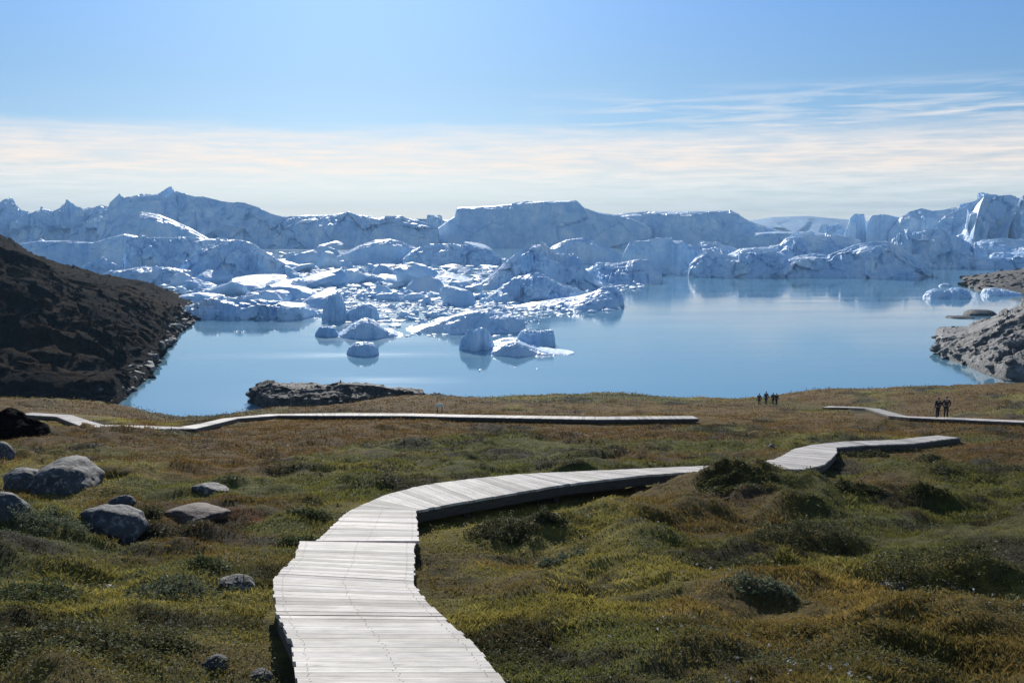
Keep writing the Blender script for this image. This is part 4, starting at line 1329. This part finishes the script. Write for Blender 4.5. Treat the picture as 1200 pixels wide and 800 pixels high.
def leaves(P, size, tone, r_):
    """small leaf diamonds at points P"""
    n = len(P)
    a = r_.normal(size=(n, 3)); a[:, 2] *= 0.6; a /= np.linalg.norm(a, axis=1)[:, None]
    b_ = np.cross(a, r_.normal(size=(n, 3))); b_ /= np.linalg.norm(b_, axis=1)[:, None]
    s_ = (size * r_.uniform(0.6, 1.3, n))[:, None]
    V = np.stack([P - a * s_, P + b_ * s_ * 0.45, P + a * s_, P - b_ * s_ * 0.45], 1).reshape(-1, 3)
    F = np.arange(n * 4).reshape(n, 4)
    return V, F, np.repeat(tone, 4, 0)


def sample_polar(n, d0, d1, r_, amax=0.50, power=1.0):
    u = r_.random(n)
    d = np.exp(np.log(d0) + (np.log(d1) - np.log(d0)) * u ** power)
    a = r_.uniform(-amax, amax, n)
    return d * np.sin(a), d * np.cos(a), d


r_ = np.random.default_rng(5)
# grass and sedge
x, y, d = sample_polar(260000, 5.2, 75, r_, power=0.8)
z, near = ground_h(x, y)
dens = fbm(x / 1.3, y / 1.0, octv=3, seed=71)
keep = (near > 0.05) & (r_.random(len(x)) < np.clip(0.62 + dens * 0.9, 0.08, 1.0))
x, y, d, z, dens = x[keep], y[keep], d[keep], z[keep], dens[keep]
tone = ground_tone(x, y)
yl = fbm(x / 0.8, y / 0.6, octv=2, seed=77)
tone = tone * (1 + 0.5 * sstep(-0.2, 0.6, yl))[:, None]
h = (0.02 + 0.03 * np.clip(dens + 0.4, 0, 1)) * r_.uniform(0.6, 1.5, len(x)) * (1 + d / 120)
wd = np.maximum(0.003, d * 0.00052) * r_.uniform(0.7, 1.3, len(x))
Vg, Fg, Cg = blades(x, y, z, h, wd, 0.5, tone, r_, 4, 0.6)
tag(link('grass', mesh_np('grass', Vg, Fg, M_plant, False, Cg)), 'short olive and rust grass covering the slope', 'grass', kind='stuff')
# low creeping leaves everywhere, thick on the left: dwarf willow and crowberry
x, y, d = sample_polar(330000, 5.0, 46, r_, power=0.75)
z, near = ground_h(x, y)
uu = 600 + FPX * x / y
patch = fbm(x / 1.5, y / 1.1, octv=4, seed=91) + 0.8 * (1 - sstep(250, 380, uu)) * (1 - sstep(12, 17, d))
keep = (near > 0.0) & (r_.random(len(x)) < sstep(-0.15, 0.45, patch))
x, y, d, z, patch = x[keep], y[keep], d[keep], z[keep], patch[keep]
lift = np.clip(patch, 0, 0.8) * 0.16 * r_.random(len(x))
farl = sstep(14, 26, d)[:, None]
tone = ground_tone(x, y) * (0.45 + 0.4 * farl) + np.array([0.062, 0.080, 0.036]) * (0.75 - 0.5 * farl)
tone = tone * r_.uniform(0.55, 1.5, (len(x), 1))
grey = r_.random(len(x)) < 0.18
tone[grey] = np.array([0.16, 0.18, 0.12]) * r_.uniform(0.7, 1.2, (grey.sum(), 1))
size = np.maximum(0.013, d * 0.0011)
Vl, Fl, Cl = leaves(np.stack([x, y, z + lift + 0.005], 1), size, tone, r_)
tag(link('undergrowth', mesh_np('undergrowth', Vl, Fl, M_plant, False, Cl)), 'creeping dwarf willow and crowberry leaves among the grass', 'undergrowth', kind='stuff')
# far tussocks
x, y, d = sample_polar(60000, 40, 215, r_, power=0.9)
z, near = ground_h(x, y)
keep = (near > 2.5) & (r_.random(len(x)) < np.clip(0.5 + fbm(x / 7, y / 4, octv=3, seed=99), 0.05, 1))
x, y, d, z = x[keep], y[keep], d[keep], z[keep]
tone = ground_tone(x, y) * r_.uniform(0.6, 1.3, (len(x), 1))
Vg, Fg, Cg = blades(x, y, z, 0.06 + d * 0.0007, d * 0.0010, 0.4, tone, r_, 3, 0.6)
tag(link('tussocks', mesh_np('tussocks', Vg, Fg, M_plant, False, Cg)), 'brown tussocks of far tundra towards the shore', 'tussock grass', kind='stuff')
# cotton grass: white tufts at the lower right
x, y, d = sample_polar(900, 6.0, 16, r_)
uu = 600 + FPX * x / y
dens = fbm(x / 0.9, y / 0.7, octv=3, seed=111)
z, near = ground_h(x, y)
keep = (near > 0.2) & (uu > 640) & (dens > 0.12)
x, y, z = x[keep], y[keep], z[keep]
P = np.repeat(np.stack([x, y, z + r_.uniform(0.06, 0.14, len(x))], 1), 5, 0) + r_.normal(0, 0.007, (len(x) * 5, 3))
Vl, Fl, Cl = leaves(P, np.full(len(P), 0.012), np.full((len(P), 3), 0.42) * r_.uniform(0.7, 1.2, (len(P), 1)), r_)
tag(link('cotton_grass', mesh_np('cotton_grass', Vl, Fl, M_plant, False, Cl)), 'scattered white cotton grass heads in the lower right', 'cotton grass', kind='stuff')


def shrub(label, px, py, wpx, hpx, tone, seed, dens=1.0, leaf=0.017):
    """low domed shrub of small leaves; foot at pixel (px, py)"""
    q = np.random.default_rng(seed)
    d = ground_hit(px, py)
    zg = float(base_h(np.array([0.0]), np.array([d]))[0])
    x0 = (px - 600) / FPX * (d * CA + (CAM_Z - zg) * SA)
    rw = wpx / FPX * d / 2; hh = hpx / FPX * d * 0.4; rd_ = rw * 0.75
    y0 = d + rd_ * 0.3
    root = bpy.data.objects.new('shrub', None); COL.objects.link(root)
    z0 = float(ground_h(np.array([x0]), np.array([y0]))[0][0])
    root.location = (x0, y0, z0)
    tag(root, label, 'shrub')
    n = int(4200 * dens * min(2.2, max(0.5, rw / 0.5)))
    a = q.uniform(0, 2 * np.pi, n); rr_ = np.sqrt(q.random(n)) * (1 + 0.45 * fbm(np.cos(a) * 1.5 + seed, np.sin(a) * 1.5, octv=3, seed=seed + 1)) * q.choice([0.7, 1.0, 1.25], n, p=[0.3, 0.5, 0.2])
    lx, ly = rr_ * np.cos(a), rr_ * np.sin(a)
    lump = 0.75 + 0.55 * fbm(lx * 2.2 + seed, ly * 2.2, octv=3, seed=seed)
    top = np.sqrt(np.clip(1 - rr_ ** 2.2, 0.02, 1)) * lump
    lz = top * q.uniform(0.25, 1.0, n) ** 0.5 * hh
    sp = q.integers(0, 46, n)                     # some leaves sit on upright shoots that break the outline
    sa, sr = q.uniform(0, 2 * np.pi, 46), np.sqrt(q.random(46)) * 0.95
    on_shoot = q.random(n) < 0.38
    tshoot = q.random(n)
    lx = np.where(on_shoot, sr[sp] * np.cos(sa[sp]) + q.normal(0, 0.025, n) + 0.06 * tshoot * np.cos(sp), lx)
    ly = np.where(on_shoot, sr[sp] * np.sin(sa[sp]) + q.normal(0, 0.025, n), ly)
    hs_ = q.uniform(0.7, 1.9, 46)
    lz = np.where(on_shoot, (0.3 + 0.7 * np.sqrt(np.clip(1 - sr[sp] ** 2, 0.05, 1))) * hh * hs_[sp] * tshoot, lz)
    X, Y = x0 + lx * rw * (0.9 + 0.2 * lump), y0 + ly * rd_
    Zg, nr = ground_h(X, Y)
    ok = nr > 0.02
    P = np.stack([X - x0, Y - y0, Zg - z0 + lz], 1)[ok]
    tn = np.tile(np.array(tone), (len(P), 1)) * q.uniform(0.5, 1.5, (len(P), 1))
    V_, F_, C_ = leaves(P, np.full(len(P), max(leaf, d * 0.0011)), tn, q)
    link('foliage', mesh_np('foliage', V_, F_, M_plant, False, C_), root)
    # woody stems
    bm = bmesh.new()
    for k in range(9):
        a_ = q.uniform(0, 6.28); e = q.uniform(0.3, 0.8)
        ex, ey = math.cos(a_) * rw * e, math.sin(a_) * rd_ * e
        zb = float(ground_h(np.array([x0 + ex]), np.array([y0 + ey]))[0][0]) - z0
        p0 = Vector((ex * 0.2, ey * 0.2, -0.02)); p1 = Vector((ex, ey, zb + hh * 0.6))
        r0 = 0.008
        rot = (p1 - p0).to_track_quat('Z', 'Y').to_matrix().to_4x4()
        m4 = Matrix.Translation((p0 + p1) / 2) @ rot
        bmesh.ops.create_cone(bm, cap_ends=True, segments=6, radius1=r0, radius2=r0 * 0.4, depth=(p1 - p0).length, matrix=m4)
    me = bpy.data.meshes.new('stem'); bm.to_mesh(me); bm.free(); me.materials.append(M_beam)
    link('stem', me, root)
    return root


GREEN, DARK, GREY, OLV = (0.085, 0.102, 0.042), (0.078, 0.080, 0.034), (0.125, 0.145, 0.085), (0.11, 0.11, 0.036)
for k, (lab, px, py, ww, hh, tn) in enumerate([
        ('dark green shrub right of the path, below its long straight stretch', 587, 630, 92, 34, DARK),
        ('small dark shrub next to the dark green one, on its right', 648, 611, 50, 22, DARK),
        ('pale green tuft of willow between the path and the middle of the slope', 655, 660, 62, 22, GREY),
        ('dark shrub on the hummock in front of the gap in the path', 862, 566, 90, 6, OLV),
        ('broad dark shrub in the centre of the right-hand slope', 945, 634, 130, 44, DARK),
        ('large dark shrub with a hollow below it, towards the right edge', 1105, 694, 172, 52, DARK),
        ('round grey-green shrub below the broad dark one', 900, 690, 84, 26, GREY),
        ('dark low shrub spread beside the round grey-green one, on its left', 850, 668, 120, 24, DARK),
        ('green shrub against the left side of the path, at the bend', 350, 640, 60, 30, GREEN),
        ('taller green shrub left of the path, beyond the bend', 362, 606, 56, 24, GREEN),
        ('dark shrub beside the smooth boulder, on its right', 168, 606, 52, 24, DARK),
        ('grey-green scrub growing between the boulders', 55, 622, 110, 42, GREY),
        ('dark green willow patch at the left edge, low in the view', 80, 755, 190, 52, DARK),
        ('dark shrub in the grass left of the path, above the rounded rock', 240, 662, 60, 26, GREEN),
        ('grey-green willow clump halfway between the boulders and the path', 195, 692, 110, 26, GREY),
        ('leafy willow clump at the bottom left corner', 40, 700, 120, 34, GREEN),
        ('dark clump of shrub beside the dark rounded rock', 195, 757, 80, 34, DARK),
        ('low shrub on the far slope right of the second stretch of path', 1010, 575, 60, 16, DARK),
        ('low olive shrub near the right edge under the walkers', 1085, 575, 60, 14, OLV),
        ('dark spreading shrub at the foot of the second stretch of path', 1015, 534, 60, 10, DARK)]):
    shrub(lab, px, py, ww, hh, tn, 200 + k)

# ------------------------------------------------------------------ air
HAZE_DENSITY = 0.95e-4
bm = bmesh.new()
bmesh.ops.create_cube(bm, size=1.0)
for v_ in bm.verts:
    v_.co = Vector((v_.co.x * 14000, 3600 + v_.co.y * 8800, -7 + (v_.co.z + 0.5) * 207))
me = bpy.data.meshes.new('haze'); bm.to_mesh(me); bm.free()
m = bpy.data.materials.new('air'); m.use_nodes = True
t = NT(m.node_tree)
pv = t.n('ShaderNodeVolumePrincipled')
pv.inputs['Color'].default_value = (0.45, 0.72, 1.0, 1)
pv.inputs['Density'].default_value = HAZE_DENSITY
o = t.n('ShaderNodeOutputMaterial')
t.l(pv.outputs[0], o.inputs['Volume'])
me.materials.append(m)
tag(link('haze', me), kind='stuff')
